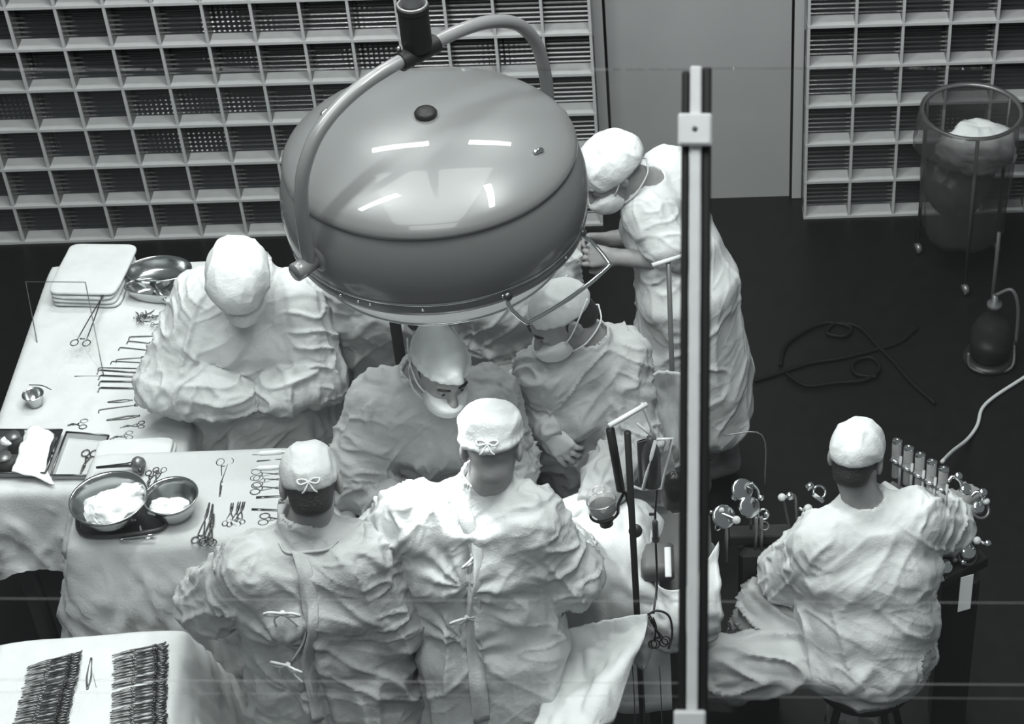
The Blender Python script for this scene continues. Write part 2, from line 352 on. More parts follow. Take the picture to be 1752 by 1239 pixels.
# ------------------------------------------------------------------ solid modelling for bodies and clothes: distance fields -> surface nets
def nrm(v): v = np.asarray(v, float); return v/np.linalg.norm(v)
class Vol:
    def __init__(s, lo, hi, h):
        s.h = h; s.o = np.array(lo, float)-3*h; s.n = np.ceil((np.array(hi)-s.o)/h).astype(int)+4
        s.v = np.full(s.n, 0.2, np.float32)
    def sub(s, lo, hi):
        a = np.clip(np.floor((lo-s.o)/s.h).astype(int), 0, s.n-1); b = np.clip(np.ceil((hi-s.o)/s.h).astype(int)+1, 1, s.n)
        sl = tuple(slice(a[i], max(b[i], a[i]+1)) for i in range(3))
        g = [s.o[i]+s.h*np.arange(sl[i].start, sl[i].stop) for i in range(3)]
        X, Y, Z = np.meshgrid(*g, indexing='ij'); return sl, np.stack([X, Y, Z], -1).astype(np.float32)
    def put(s, sl, d, k, op):
        v = s.v[sl]; d = d.astype(np.float32)
        if op == 'cut': v2 = -v; d2 = d
        else: v2 = v; d2 = d
        if op == 'and': v2 = -v; d2 = -d
        if k > 0:
            hh = np.maximum(k-np.abs(v2-d2), 0)/k; r = np.minimum(v2, d2)-hh*hh*k*0.25
        else: r = np.minimum(v2, d2)
        s.v[sl] = -r if op in ('cut', 'and') else r
    def cone(s, a, b, ra, rb, k=0.02, op='add'):
        a = np.array(a, float); b = np.array(b, float); m = max(ra, rb)+0.04+k
        sl, p = s.sub(np.minimum(a, b)-m, np.maximum(a, b)+m)
        ba = b-a; L2 = max(float(ba@ba), 1e-9); t = np.clip(((p-a)@ba)/L2, 0, 1)
        d = np.linalg.norm(p-a-t[..., None]*ba, axis=-1)-(ra+(rb-ra)*t); s.put(sl, d, k, op); return s
    def ell(s, c, r, ax=None, k=0.02, op='add'):
        c = np.array(c, float); r = np.array(r, float); ax = np.eye(3) if ax is None else np.array(ax)
        m = r.max()+0.04+k; sl, p = s.sub(c-m, c+m)
        q = (p-c)@ax.T; k0 = np.linalg.norm(q/r, axis=-1); k1 = np.linalg.norm(q/(r*r), axis=-1)
        s.put(sl, k0*(k0-1)/np.maximum(k1, 1e-6), k, op); return s
    def plane(s, c, n, k=0.0):           # keep the side the normal points away from
        sl = (slice(None),)*3; g = [s.o[i]+s.h*np.arange(s.n[i]) for i in range(3)]; n = nrm(n)
        d = (g[0]-c[0])[:, None, None]*n[0]+(g[1]-c[1])[None, :, None]*n[1]+(g[2]-c[2])[None, None, :]*n[2]
        s.put(sl, d, k, 'and'); return s
    def echain(s, pts, wa, wb, side, k=0.03):   # chain of elliptical sections; wa half width along side, wb across
        for i in range(len(pts)-1):
            a, b = np.array(pts[i], float), np.array(pts[i+1], float)
            m = max(wa[i], wb[i], wa[i+1], wb[i+1])+0.05; sl, p = s.sub(np.minimum(a, b)-m, np.maximum(a, b)+m)
            ba = b-a; L = np.linalg.norm(ba); ax = ba/L; sd = [nrm(np.array(side[j])-ax*np.dot(side[j], ax)) for j in (i, i+1)]
            q = p-a; tl = q@ax; t = np.clip(tl/L, 0, 1)[..., None]
            su = sd[0]*(1-t)+sd[1]*t; su = su/np.linalg.norm(su, axis=-1, keepdims=True)
            fu = np.cross(ax, su); q2 = q-ax*(t*L)
            A = wa[i]+(wa[i+1]-wa[i])*t[..., 0]; B = wb[i]+(wb[i+1]-wb[i])*t[..., 0]
            x = (q2*su).sum(-1); y = (q2*fu).sum(-1); zz = (q2@ax)
            cr = np.minimum(A, B)*0.55
            k0 = np.sqrt((x/A)**2+(y/B)**2+(zz/cr)**2); k1 = np.sqrt((x/A**2)**2+(y/B**2)**2+(zz/cr**2)**2)
            s.put(sl, k0*(k0-1)/np.maximum(k1, 1e-6), k, 'add')
        return s
    def mesh(s):
        v = s.v; ins = v < 0
        c = [(dx, dy, dz) for dx in (0, 1) for dy in (0, 1) for dz in (0, 1)]
        S = [slice(0, -1), slice(1, None)]
        cnt = sum(ins[S[a], S[b], S[d]].astype(np.int8) for a, b, d in c)
        I, J, K = np.nonzero((cnt > 0) & (cnt < 8)); n = len(I)
        vals = np.stack([v[I+a, J+b, K+d] for a, b, d in c], 1)
        acc = np.zeros((n, 3)); num = np.zeros(n)
        for x in range(8):
            for y in range(x+1, 8):
                if sum(abs(c[x][i]-c[y][i]) for i in range(3)) != 1: continue
                m = (vals[:, x] < 0) != (vals[:, y] < 0)
                t = np.where(m, vals[:, x]/np.where(m, vals[:, x]-vals[:, y], 1), 0)
                cx, cy = np.array(c[x]), np.array(c[y])
                acc += np.where(m[:, None], cx+(cy-cx)*t[:, None], 0); num += m
        V = s.o+s.h*(np.stack([I, J, K], 1)+acc/num[:, None])
        idx = np.full(np.array(v.shape)-1, -1, np.int32); idx[I, J, K] = np.arange(n)
        Fs = []
        for axis in range(3):
            a = np.take(ins, range(0, v.shape[axis]-1), axis); b = np.take(ins, range(1, v.shape[axis]), axis)
            P = np.stack(np.nonzero(a != b), 1); o1, o2 = [i for i in range(3) if i != axis]
            P = P[(P[:, o1] > 0) & (P[:, o2] > 0) & (P[:, o1] < v.shape[o1]-1) & (P[:, o2] < v.shape[o2]-1)]
            fl = a[P[:, 0], P[:, 1], P[:, 2]]
            q = []
            for (d1, d2) in ((1, 1), (0, 1), (0, 0), (1, 0)):
                Q = P.copy(); Q[:, o1] -= d1; Q[:, o2] -= d2; q.append(idx[Q[:, 0], Q[:, 1], Q[:, 2]])
            q = np.stack(q, 1)
            if axis == 1: fl = ~fl
            q[~fl] = q[~fl][:, ::-1]
            Fs.append(q)
        F = np.concatenate(Fs); F = F[(F >= 0).all(1)]
        return V, F

# ------------------------------------------------------------------ people
def head_axes(fwd, up):
    f = nrm(fwd); r = nrm(np.cross(f, up)); u = np.cross(r, f); return np.array([r, f, u])
def hand_shape(V, wrist, dirn, palm, side, curl=0.35, spread=0.10, s=1.0, thick=1.0):
    # side +1: thumb towards cross(dirn, palm); palm: direction the palm faces
    d = nrm(dirn); p = nrm(np.asarray(palm, float)-d*np.dot(palm, d)); a = np.cross(d, p)*side; wr = np.array(wrist, float)
    fr = [0.0095, 0.010, 0.0095, 0.0085]; fl = [0.070, 0.079, 0.073, 0.057]
    kn = []
    for i in range(4):
        k = wr+d*(0.092-0.004*abs(i-1.3))*s+a*(0.030-0.0205*i)*s-p*0.003
        kn.append(k); V.cone(wr+d*0.012+a*(0.012-0.008*i)*s, k, 0.0175*thick, 0.0125*thick, 0.012)
    for i in range(4):
        q = kn[i]; ang = curl*(0.75+0.18*i); dd = nrm(d+a*spread*(1.5-i)*0.6)
        for j, (part, rr) in enumerate(((0.45, 1.0), (0.31, 0.92), (0.24, 0.84))):
            th = ang*(j+0.8); e = dd*math.cos(th)+p*math.sin(th); q2 = q+e*fl[i]*part*s
            V.cone(q, q2, fr[i]*(1.02 if j == 0 else 0.95)*thick*(1-0.05*j), fr[i]*rr*thick*0.95, 0.003); q = q2
    t0 = wr+d*0.028*s+a*0.022*s+p*0.006; t1 = t0+(d*0.55+a*0.62+p*0.30)*0.046*s; t2 = t1+(d*0.8+a*0.30+p*0.32)*0.033*s; t3 = t2+(d*0.88+a*0.05+p*0.4)*0.026*s
    V.cone(t0, t1, 0.017*thick, 0.0125*thick, 0.008); V.cone(t1, t2, 0.0118*thick, 0.0105*thick, 0.003); V.cone(t2, t3, 0.0105*thick, 0.0085*thick, 0.002)

def make_person(label, group, sp):
    H = np.array(sp['head']); ax = head_axes(sp['fwd'], sp['up']); nk = np.array(sp['neck'])
    sL, sR, eL, eR, hL, hR = [np.array(sp[k], float) for k in ('sl', 'sr', 'el', 'er', 'hl', 'hr')]
    pel = np.array(sp['pelvis'], float); mid = (sL+sR)/2; side = nrm(sR-sL)
    chest = np.array(sp.get('chest', mid*0.72+pel*0.28), float); waist = np.array(sp.get('waist', mid*0.33+pel*0.67), float)
    face = nrm(sp['front'])
    sh_c = mid+np.array([0, 0, 0.0])
    pts = np.array([H+0.2, H-0.2, sL+.12, sL-.12, sR+.12, sR-.12, eL+.1, eL-.1, eR+.1, eR-.1, hL+.2, hL-.2, hR+.2, hR-.2, pel+.25, pel-.25]+[np.array(p)+.12 for p in sp['knees']+sp['feet']]+[np.array(p)-.12 for p in sp['knees']+sp['feet']])
    V = Vol(pts.min(0), pts.max(0), sp.get('res', 0.0058))
    hs = sp.get('hs', 1.0)
    def hp(x, y, z): return H+(ax[0]*x+ax[1]*y+ax[2]*z)*hs
    # torso, legs, arms
    V.echain([mid, chest, waist, pel], [0.14, 0.155, 0.135, 0.15], [0.075, 0.11, 0.10, 0.115], [side]*4, 0.05)
    for kx, (kn, ft) in enumerate(zip(sp['knees'], sp['feet'])):
        hip = pel+side*(0.085 if kx else -0.085)
        V.cone(hip, kn, 0.085, 0.058, 0.04); V.cone(kn, np.array(ft)+[0, 0, 0.09], 0.056, 0.038, 0.02)
        toe = np.array(ft)+np.array(sp.get('toe', face))*0.14
        V.cone(np.array(ft)+[0, 0, 0.05], toe+[0, 0, 0.035], 0.042, 0.032, 0.03)
    for s_, e_, h_ in ((sL, eL, hL), (sR, eR, hR)):
        V.cone(s_, e_, 0.054, 0.043, 0.04); V.cone(e_, h_, 0.043, 0.029, 0.02)
    for s_ in (sL, sR): V.cone(nk-[0, 0, .02], s_, 0.05, 0.05, 0.04)
    # head
    nb = nk; V.cone(hp(0, -0.025, -0.05), nb, 0.054, 0.062, 0.03)
    V.ell(hp(0, -0.012, 0.035), np.array([0.074, 0.095, 0.084])*hs, ax, 0.02)
    V.ell(hp(0, 0.030, -0.030), np.array([0.060, 0.066, 0.082])*hs, ax, 0.03)
    V.ell(hp(0, 0.052, -0.088), np.array([0.036, 0.034, 0.026])*hs, ax, 0.03)
    V.ell(hp(0, 0.082, 0.030), np.array([0.050, 0.018, 0.013])*hs, ax, 0.015)
    for x in (-1, 1):
        V.ell(hp(x*0.033, 0.062, -0.030), np.array([0.026, 0.026, 0.022])*hs, ax, 0.02)
        V.ell(hp(x*0.031, 0.103, 0.012), np.array([0.017, 0.014, 0.011])*hs, ax, 0.010, 'cut')
        V.ell(hp(x*0.031, 0.084, 0.010), np.array([0.0135, 0.0125, 0.0125])*hs, ax, 0.003)
        V.ell(hp(x*0.0785, -0.012, 0.000), np.array([0.011, 0.021, 0.034])*hs, np.array([nrm(ax[0]+ax[1]*0.35*x), nrm(ax[1]-ax[0]*0.35*x), ax[2]]), 0.008)
        V.ell(hp(x*0.088, -0.006, 0.003), np.array([0.006, 0.010, 0.018])*hs, ax, 0.004, 'cut')
    V.cone(hp(0, 0.092, 0.012), hp(0, 0.116, -0.026), 0.010, 0.0145, 0.012)
    for x in (-1, 1): V.ell(hp(x*0.012, 0.104, -0.029), np.array([0.010, 0.012, 0.008])*hs, ax, 0.006)
    V.ell(hp(0, 0.094, -0.053), np.array([0.024, 0.011, 0.007])*hs, ax, 0.006)
    V.ell(hp(0, 0.092, -0.066), np.array([0.021, 0.011, 0.008])*hs, ax, 0.006)
    gl = sp.get('gloved')
    for key, h_, e_, sd in (('handl', hL, eL, sp.get('sideL', 1)), ('handr', hR, eR, sp.get('sideR', -1))):
        hd = sp.get(key, {}); d0 = hd.get('dir', h_-e_)
        hand_shape(V, h_, d0, hd.get('palm', (0, 0, -1)), sd, hd.get('curl', 0.35), hd.get('spread', 0.1), hd.get('s', 1.0), 1.0)
    Vb, Fb = V.mesh()
    root = thing('person', (pel[0], pel[1], 0.0), label, 'person', group)
    body = link_mesh('body', Vb, Fb, SKIN, root)
    out = {'root': root, 'body': body}
    if gl:                               # gloved hands: a rubber skin over the hands, child of the person
        for key, h_, e_, sd in (('handl', hL, eL, sp.get('sideL', 1)), ('handr', hR, eR, sp.get('sideR', -1))):
            if key not in gl: continue
            G = Vol(h_-0.25, h_+0.25, 0.005)
            hd = sp.get(key, {}); d0 = hd.get('dir', h_-e_)
            hand_shape(G, h_, d0, hd.get('palm', (0, 0, -1)), sd, hd.get('curl', 0.35), hd.get('spread', 0.1), hd.get('s', 1.0), 1.13)
            G.cone(h_-nrm(h_-e_)*0.06, h_, 0.043, 0.034, 0.012)
            link_mesh('glove', *G.mesh(), GLOVE, root)
    # ---- gown
    gm = sp.get('gown_mat', GOWN)
    hem = np.array(sp.get('hem', (pel[0], pel[1], 0.35)), float)
    T = [mid, chest, waist, pel]; wa = list(sp.get('wa', (0.165, 0.20, 0.195, 0.215))); wb = list(sp.get('wb', (0.095, 0.145, 0.15, 0.17))); sd = [side]*4
    if sp.get('skirt', True):
        T.append(hem); wa.append(sp.get('hem_w', 0.29)); wb.append(sp.get('hem_d', 0.24)); sd.append(np.array(sp.get('hem_side', side)))
    pts = np.concatenate([np.array(T)+.33, np.array(T)-.33, [sL+.13, sL-.13, sR+.13, sR-.13, eL+.12, eL-.12, eR+.12, eR-.12, hL+.08, hL-.08, hR+.08, hR-.08, nk+.12]])
    G = Vol(pts.min(0), pts.max(0), sp.get('gres', 0.0064))
    G.echain(T, wa, wb, sd, 0.06)
    ar = sp.get('arm_r', (0.083, 0.078, 0.052)); sh = sp.get('short_sleeve')
    for ki, (s_, e_, h_) in enumerate(((sL, eL, hL), (sR, eR, hR))):
        q = s_*0.93+mid*0.07
        if sh and sh[ki]:
            G.cone(q, s_+(e_-s_)*sh[ki], ar[0]*0.95, ar[1]*1.02, 0.045)
        else:
            wv = h_-nrm(h_-e_)*0.01
            G.cone(q, e_, ar[0], ar[1], 0.045); G.cone(e_, e_+(wv-e_)*0.75, ar[1], ar[1]*0.82, 0.03); G.cone(e_+(wv-e_)*0.72, wv, ar[1]*0.80, ar[2]*0.8, 0.02)
        G.cone(nk-[0, 0, .035], s_*0.8+mid*0.2-[0, 0, .01], 0.07, 0.085, 0.05)
    cu = nrm(H-nk)*0.3+np.array([0, 0, 0.7]); cn = sp.get('collar', 0.018)
    G.cone(nk-[0, 0, .05], nk+nrm(cu)*cn, 0.085, 0.071, 0.02)
    G.cone(nk+nrm(cu)*(cn+0.012), nk+nrm(cu)*(cn+0.06), 0.063, 0.066, 0.006, 'cut')
    for c_, n_ in sp.get('cuts', []): G.plane(np.array(c_), n_, 0.01)
    Vg, Fg = G.mesh(); N = normals_of(Vg, Fg)
    sdn = sp.get('seed', 1); am = sp.get('amp', 1.0)
    def dseg(P, a, b):
        ba = b-a; t = np.clip(((P-a)@ba)/(ba@ba), 0, 1); return np.linalg.norm(P-a-t[:, None]*ba, axis=1), t
    dt = np.minimum.reduce([dseg(Vg, np.array(T[i]), np.array(T[i+1]))[0]/((wa[i]+wb[i])*0.5) for i in range(len(T)-1)])
    daL = np.minimum(dseg(Vg, sL, eL)[0], dseg(Vg, eL, hL)[0]); daR = np.minimum(dseg(Vg, sR, eR)[0], dseg(Vg, eR, hR)[0])
    arm = np.clip((1.05*dt-np.minimum(daL, daR)/0.085)*2.5+0.5, 0, 1)
    low = np.clip((mid[2]-Vg[:, 2])/max(mid[2]-T[-1][2], 0.1), 0, 1)
    up_ax = nrm(mid-pel); fz = np.cross(up_ax, side)
    Q = np.stack([(Vg-mid)@side, (Vg-mid)@fz, (Vg-mid)@up_ax], 1)
    def cr(P, sd_, pw=2.0): return np.clip(ridge(P, sd_)*1.3, 0, 1.2)**pw
    def rot2(P, an): return np.stack([P[:, 0]*math.cos(an)-P[:, 2]*math.sin(an), P[:, 1], P[:, 0]*math.sin(an)+P[:, 2]*math.cos(an)], 1)
    msk = np.clip(0.5+0.9*vnoise(Q*3.1+5, sdn+30), 0, 1)
    ls = np.clip(0.5+Q[:, 0]*4, 0, 1)
    d_t = (0.009+0.022*low)*cr(Q*np.array([10, 8, 1.1]), sdn)*np.clip(0.35+low*1.3, 0, 1)*sp.get('pleat', 1.0)
    for an, mk_, q_ in ((0.75, msk*(1-ls*.6), 1), (-0.75, (1-msk)*(0.4+ls*.6), 2)):
        d_t = d_t+0.0125*mk_*cr(rot2(Q, an)*np.array([13, 9, 1.8]), sdn+q_)+0.0035*mk_*cr(rot2(Q, an*1.4)*np.array([30, 20, 5.0])+4, sdn+q_+3)
    d_t = d_t+0.0055*vnoise(Q*np.array([6, 6, 3.0]), sdn+6)+0.0012*cr(Q*np.array([44, 44, 9.0]), sdn+7)
    d_a = 0
    wsum = 0
    for (s_, e_, h_) in ((sL, eL, hL), (sR, eR, hR)):
        for (a_, b_) in ((s_, e_), (e_, h_)):
            dd_, t_ = dseg(Vg, a_, b_); ln = np.linalg.norm(b_-a_); x_, u_, v_ = frame_of(b_-a_); r_ = Vg-a_
            sl_ = r_@x_; uu = r_@u_; vv = r_@v_; th_ = np.arctan2(vv, uu)*0.08
            A_ = np.stack([sl_*20+uu*13, uu*9-sl_*5, vv*9], 1); B_ = np.stack([sl_*4, uu*20, vv*20], 1)
            el_ = np.exp(-((np.linalg.norm(Vg-e_, axis=1))/0.13)**2)
            f_ = (0.006+0.012*el_)*cr(A_, sdn+11)+0.0018*cr(A_*2.1+3, sdn+12)+0.009*cr(B_, sdn+14)
            w_ = np.exp(-(dd_/0.05)**2)+1e-9; d_a = d_a+f_*w_; wsum = wsum+w_
    d_a = d_a/wsum
    dsp = d_t*(1-arm)+d_a*arm
    for c_, amp_, rad_, ncr in sp.get('pulls', []):          # creases running together at a tie
        r_ = Vg-np.array(c_); x = r_@side; z = r_[:, 2]; rr = np.sqrt(x*x+z*z); an = np.arctan2(z, x)
        dsp = dsp+amp_*np.cos(an*ncr+2.2*np.sin(an*2+1))*np.exp(-((rr-0.02)/rad_)**2)*np.clip(rr/0.03, 0, 1)*((r_@face) < 0.10)
    if sp.get('slit'):                   # open back of the gown: the overlap edge runs down the spine
        back = (Q@np.array([0, 1, 0]))*np.sign(fz@face) < -0.02
        xw = Q[:, 0]-sp['slit']-0.012*np.sin(Q[:, 2]*9)
        dsp = dsp+back*(1-arm)*(-0.026*np.exp(-(xw/0.010)**2)+0.006*np.exp(-((xw-0.026)/0.014)**2))*np.clip((mid[2]+0.02-Vg[:, 2])/0.06, 0, 1)
    Vg = Vg+N*(dsp*am)[:, None]
    gown = link_mesh(sp.get('gown_name', 'gown'), Vg, Fg, gm, root); out['gown'] = gown
    out['bvh'] = BVHTree.FromPolygons([Vector(v) for v in Vg], Fg.tolist())
    if sp.get('trousers') is not None:
        tp = sp['trousers']; allp = np.array(sp['knees']+sp['feet']+[pel]); Tn = Vol(allp.min(0)-.2, allp.max(0)+.2, 0.0075)
        for kx, (kn, ft) in enumerate(zip(sp['knees'], sp['feet'])):
            hip = pel+side*(0.085 if kx else -0.085)
            Tn.cone(hip, kn, 0.115, 0.085, 0.03); Tn.cone(kn, np.array(ft)+[0, 0, 0.14], 0.082, 0.07, 0.03)
        Tn.ell(pel, (0.19, 0.17, 0.15), None, 0.06)
        Vt, Ft = Tn.mesh(); Nt = normals_of(Vt, Ft)
        kn = np.array(sp['knees']); along = nrm(kn.mean(0)-pel)
        Pt = Vt-np.outer((Vt-pel)@along, along)*0.72
        dt_ = 0.020*np.clip(ridge(Pt*np.array([13, 13, 15])+Vt*2, 21)*1.2, 0, 1.2)**1.6+0.004*ridge(Vt*13, 23)-.004
        link_mesh('trousers', Vt+Nt*dt_[:, None], Ft, PANTS, root)
    # ---- cap
    cp = sp.get('cap', {}); cm = cp.get('mat', CAP); kind = cp.get('kind', 'round')
    Cv = Vol(H-0.24, H+0.24, 0.006)
    if kind == 'round':
        Cv.ell(hp(0, -0.014, 0.040), np.array([0.083, 0.104, 0.093])*hs*cp.get('s', 1.0), ax, 0)
    elif kind == 'box':                  # tall flat-topped cap with pulled corners
        Cv.ell(hp(0, -0.014, 0.030), np.array([0.083, 0.104, 0.085])*hs, ax, 0)
        Cv.echain([hp(0, -0.012, 0.02), hp(0, -0.010, 0.080), hp(0, -0.006, 0.108)], [0.081, 0.083, 0.072], [0.100, 0.098, 0.080], [ax[0]]*3, 0.02)
        for x in (-1, 1): Cv.cone(hp(x*0.04, -0.01, 0.098), hp(x*0.078, -0.03, 0.097), 0.035, 0.013, 0.015)
    elif kind == 'fold':                 # envelope cap with a peak over the brow
        Cv.ell(hp(0, -0.014, 0.035), np.array([0.083, 0.104, 0.090])*hs, ax, 0)
        Cv.cone(hp(0, -0.08, 0.085), hp(0, 0.085, 0.100), 0.045, 0.020, 0.03)
        Cv.cone(hp(0, 0.04, 0.085), hp(0, 0.105, 0.082), 0.045, 0.012, 0.03)
    elif kind == 'hood':                 # soft gathered nurse's cap
        Cv.ell(hp(0, -0.022, 0.044), np.array([0.096, 0.114, 0.094])*hs*cp.get('s', 1.0), ax, 0)
        Cv.ell(hp(0, -0.085, 0.030), np.array([0.066, 0.055, 0.06])*hs, ax, 0.04)
    base = cp.get('base', 0.022); tilt = cp.get('tilt', 0.22)
    rim = [hp(0.0845*cp.get('s', 1)*math.cos(t), -0.014+0.106*cp.get('s', 1)*math.sin(t), base+0.012+tilt*(0.111*math.sin(t)+0.01)) for t in np.linspace(0, 2*math.pi, 25)]
    if kind not in ('hood', 'round'):
        for a, b in zip(rim[:-1], rim[1:]): Cv.cone(a, b, 0.0048, 0.0048, 0.010)
    Cv.plane(hp(0, -0.01, base), -(ax[2]-ax[1]*tilt), 0.004)
    Vc, Fc = Cv.mesh(); Nc = normals_of(Vc, Fc)
    L = (Vc-H)@ax.T; ca = cp.get('amp', 1.0)
    dc = (0.0034 if kind != 'hood' else .0045)*ridge(L*np.array([22, 16, 12]), sdn+17)+0.0008*ridge(L*42, sdn+19)
    cap = link_mesh('cap', Vc+Nc*(dc*ca)[:, None], Fc, cm, root); out['cap'] = cap
    if cp.get('ties'):                   # tape knotted at the nape
        k0 = hp(0.004, -0.122, base-tilt*0.11+0.034); mb = MB()
        for x in (-1, 1):
            mb.tube(spline([k0, k0+ax[0]*0.022*x-ax[2]*0.004-ax[1]*0.01, k0+ax[0]*0.030*x+ax[2]*0.006, k0+ax[0]*0.014*x+ax[2]*0.008, k0], 5), 0.0028, 6)
            mb.tube(spline([k0, k0+ax[0]*0.012*x-ax[2]*0.022-ax[1]*0.006, k0+ax[0]*0.02*x-ax[2]*0.030-ax[1]*0.002], 5), 0.0028, 6)
        mb.build('tie', cm, cap)
    # ---- hair and brows
    if sp.get('hair', True):
        Hv = Vol(H-0.2, H+0.2, 0.005)
        Hv.ell(hp(0, -0.014, 0.034), np.array([0.0785, 0.099, 0.088])*hs, ax, 0)
        Hv.ell(hp(0, -0.055, -0.03), np.array([0.060, 0.055, 0.060])*hs, ax, 0.02)
        Hv.plane(hp(0, 0.012, 0.02), ax[1]+ax[2]*0.5, 0.003); Hv.plane(hp(0, 0, -0.048), -ax[2]+ax[1]*0.25, 0.012)
        link_mesh('hair', *Hv.mesh(), sp.get('hair_mat', HAIR), root)
    if sp.get('brows'):
        for x in (-1, 1):
            MB().tube(spline([hp(x*0.014, 0.1005, 0.031), hp(x*0.032, 0.098, 0.036), hp(x*0.050, 0.084, 0.031)], 5), [0.0035]*5+[0.0042]*5+[0.002], 6).build('eyebrow', HAIR, root)
            MB().lathe(hp(x*0.031, 0.0955, 0.009), [(0.006, 0.0), (0.0045, 0.0018), (0.0, 0.0024)], 12, axis=ax[1]).build('eye', HAIR, root)
    # ---- mask
    mk = sp.get('mask')
    if mk:
        Mv = Vol(H-0.22, H+0.22, 0.005)
        Mv.ell(hp(0, 0.062, -0.048), np.array([0.069, 0.072, 0.062])*hs, ax, 0)
        Mv.ell(hp(0, 0.10, -0.035), np.array([0.030, 0.036, 0.036])*hs, ax, 0.03)
        Mv.plane(hp(0, 0.035, 0), -ax[1], 0.004); Mv.plane(hp(0, 0.1, mk.get('top', -0.012)), ax[2]+ax[1]*0.25, 0.006); Mv.plane(hp(0, 0.06, -0.105), -ax[2], 0.006)
        Vm, Fm = Mv.mesh(); Nm = normals_of(Vm, Fm); Lm = (Vm-H)@ax.T
        msk = link_mesh('mask', Vm+Nm*(0.003*ridge(Lm*np.array([10, 16, 34]), 3))[:, None], Fm, mk.get('mat', WHITE), root)
        mb = MB()
        for x in (-1, 1):
            mb.tube(spline([hp(x*0.060, 0.052, -0.035), hp(x*0.082, 0.015, -0.008), hp(x*0.088, -0.045, 0.035), hp(x*0.074, -0.10, 0.06)], 6), 0.0028, 6)
            mb.tube(spline([hp(x*0.052, 0.05, -0.085), hp(x*0.072, -0.01, -0.080), hp(x*0.050, -0.085, -0.07), hp(x*0.0, -0.115, -0.055)], 6), 0.0028, 6)
        mb.build('mask_tape', WHITE, msk)
    return out

def shoot(bvh, px, py):
    d = CF+CR*(px-PX0)/FPX-CU*(py-PY0)/FPX
    loc, n, i, dist = bvh.ray_cast(Vector(EYE), Vector(d))
    return (np.array(loc), np.array(n)) if loc is not None else (None, None)
def gown_ties(p, px_list, m=WHITE, s=1.0, long=None):
    for (px, py) in px_list:
        c, n = shoot(p['bvh'], px, py)
        if c is None: continue
        c = c+n*0.026; rt = nrm(np.cross([0, 0, 1.0], n)); dn = np.array([0, 0, -1.0]); mb = MB()
        mb.lathe(c-n*0.006, [(0.0, 0.010), (0.008, 0.006), (0.009, 0), (0.006, -0.004)], 10, axis=n)
        for x in (-1, 1):
            mb.tube(spline([c, c+rt*0.030*x+n*0.012+dn*-0.006, c+rt*0.050*x+n*0.006+dn*0.004, c+rt*0.024*x+n*0.010+dn*0.008, c], 6), 0.0055*s, 6)
            q = spline([c, c+rt*0.022*x+n*0.008+dn*0.02, c+rt*(0.034+0.01*x)*x+n*0.004+dn*0.05], 6); mb.tube(q, 0.0045*s, 6)
        mb.build('tie', m, p['gown'])
def gown_cord(p, pxs, r=0.005, m=WHITE):
    pts = [shoot(p['bvh'], *q) for q in pxs]; pts = [c+n*0.006 for c, n in pts if c is not None]
    if len(pts) > 2: tube_obj('tie_cord', spline(pts, 5), r, m, p['gown'], 6)
def back_flap(p, pxs, wpx=26, m=None):       # the free edge of the open back, lapped over the other side
    L = []; R = []
    for (x, y) in pxs:
        a, na = shoot(p['bvh'], x, y); b, nb = shoot(p['bvh'], x+wpx, y); 
        if a is None or b is None: continue
        mid_ = shoot(p['bvh'], x+wpx*.5, y); c, nc = mid_ if mid_[0] is not None else ((a+b)/2, na)
        L.append([a+na*.012, (a+c)/2+na*.012, c+nc*.008, b-nb*.002])
    cloth_patch('back_flap', L, m or p['gown'].data.materials[0], p['gown'], k=6, seed=70, amp=.002, freq=20, thick=.003)
def neckband(p, pxs, r=.0055):
    pts = [shoot(p['bvh'], *q) for q in pxs]; pts = [c+n*.003 for c, n in pts if c is not None]
    if len(pts) > 2: tube_obj('neckband', spline(pts, 6), r, p['gown'].data.materials[0], p['gown'], 8)

# ------------------------------------------------------------------ the setting
D = WALL
EDGEM = mat('dark_cell_side', 0.09, 0.3)
def slab(name, lo, hi, m):
    c = (np.array(lo)+np.array(hi))/2; return tag(MB().box(c, (np.array(hi)-np.array(lo))/2).build(name, m, smooth=False), kind='structure')
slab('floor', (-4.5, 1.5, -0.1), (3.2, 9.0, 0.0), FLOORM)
def block_wall(name, x0, cols, rows=13):
    mb = MB(); th = 0.006; x1 = x0+0.2*cols; dp = 0.093
    for r in range(rows+1): mb.box(((x0+x1)/2, D+dp/2, 0.2*r+(th if r == 0 else 0)), ((x1-x0)/2+th, dp/2, th))
    for c in range(cols+1): mb.box((x0+0.2*c, D+0.0065, 0.1*rows), (th, 0.005, 0.1*rows))
    o = tag(mb.build(name, FRAMEM, smooth=False), kind='structure')
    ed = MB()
    for c in range(cols+1): ed.box((x0+0.2*c, D+0.012+dp/2-.006, 0.1*rows), (th*.96, dp/2-0.007, 0.1*rows))  # cell side faces, darker than the front strips and sills
    ed.build('cell_sides', EDGEM, o, smooth=False)
    g = MB(); pr = []; per = 0.0222; n = int(0.2*rows/per*6)
    for i in range(n+1):
        z = i/n*0.2*rows; pr.append((z, D+dp-0.004+0.0042*math.cos(2*math.pi*z/per)))
    V = []; F = []
    for i, (z, y) in enumerate(pr): V += [(x0, y, z), (x1, y, z)]
    for i in range(n): F.append((2*i, 2*i+1, 2*i+3, 2*i+2))
    k = len(V); V += [(x0, D+dp+0.03, 0), (x1, D+dp+0.03, 0), (x0, D+dp+0.03, 0.2*rows), (x1, D+dp+0.03, 0.2*rows)]
    F += [(k, k+2, k+3, k+1)]
    g.add(V, F); g.build('glass_block_panes', RIBGLASS, o, smooth=True)
    return o
XL = -2.6892
block_wall('wall_left', XL-2.2, 23)
block_wall('wall_right', 0.6320, 8)
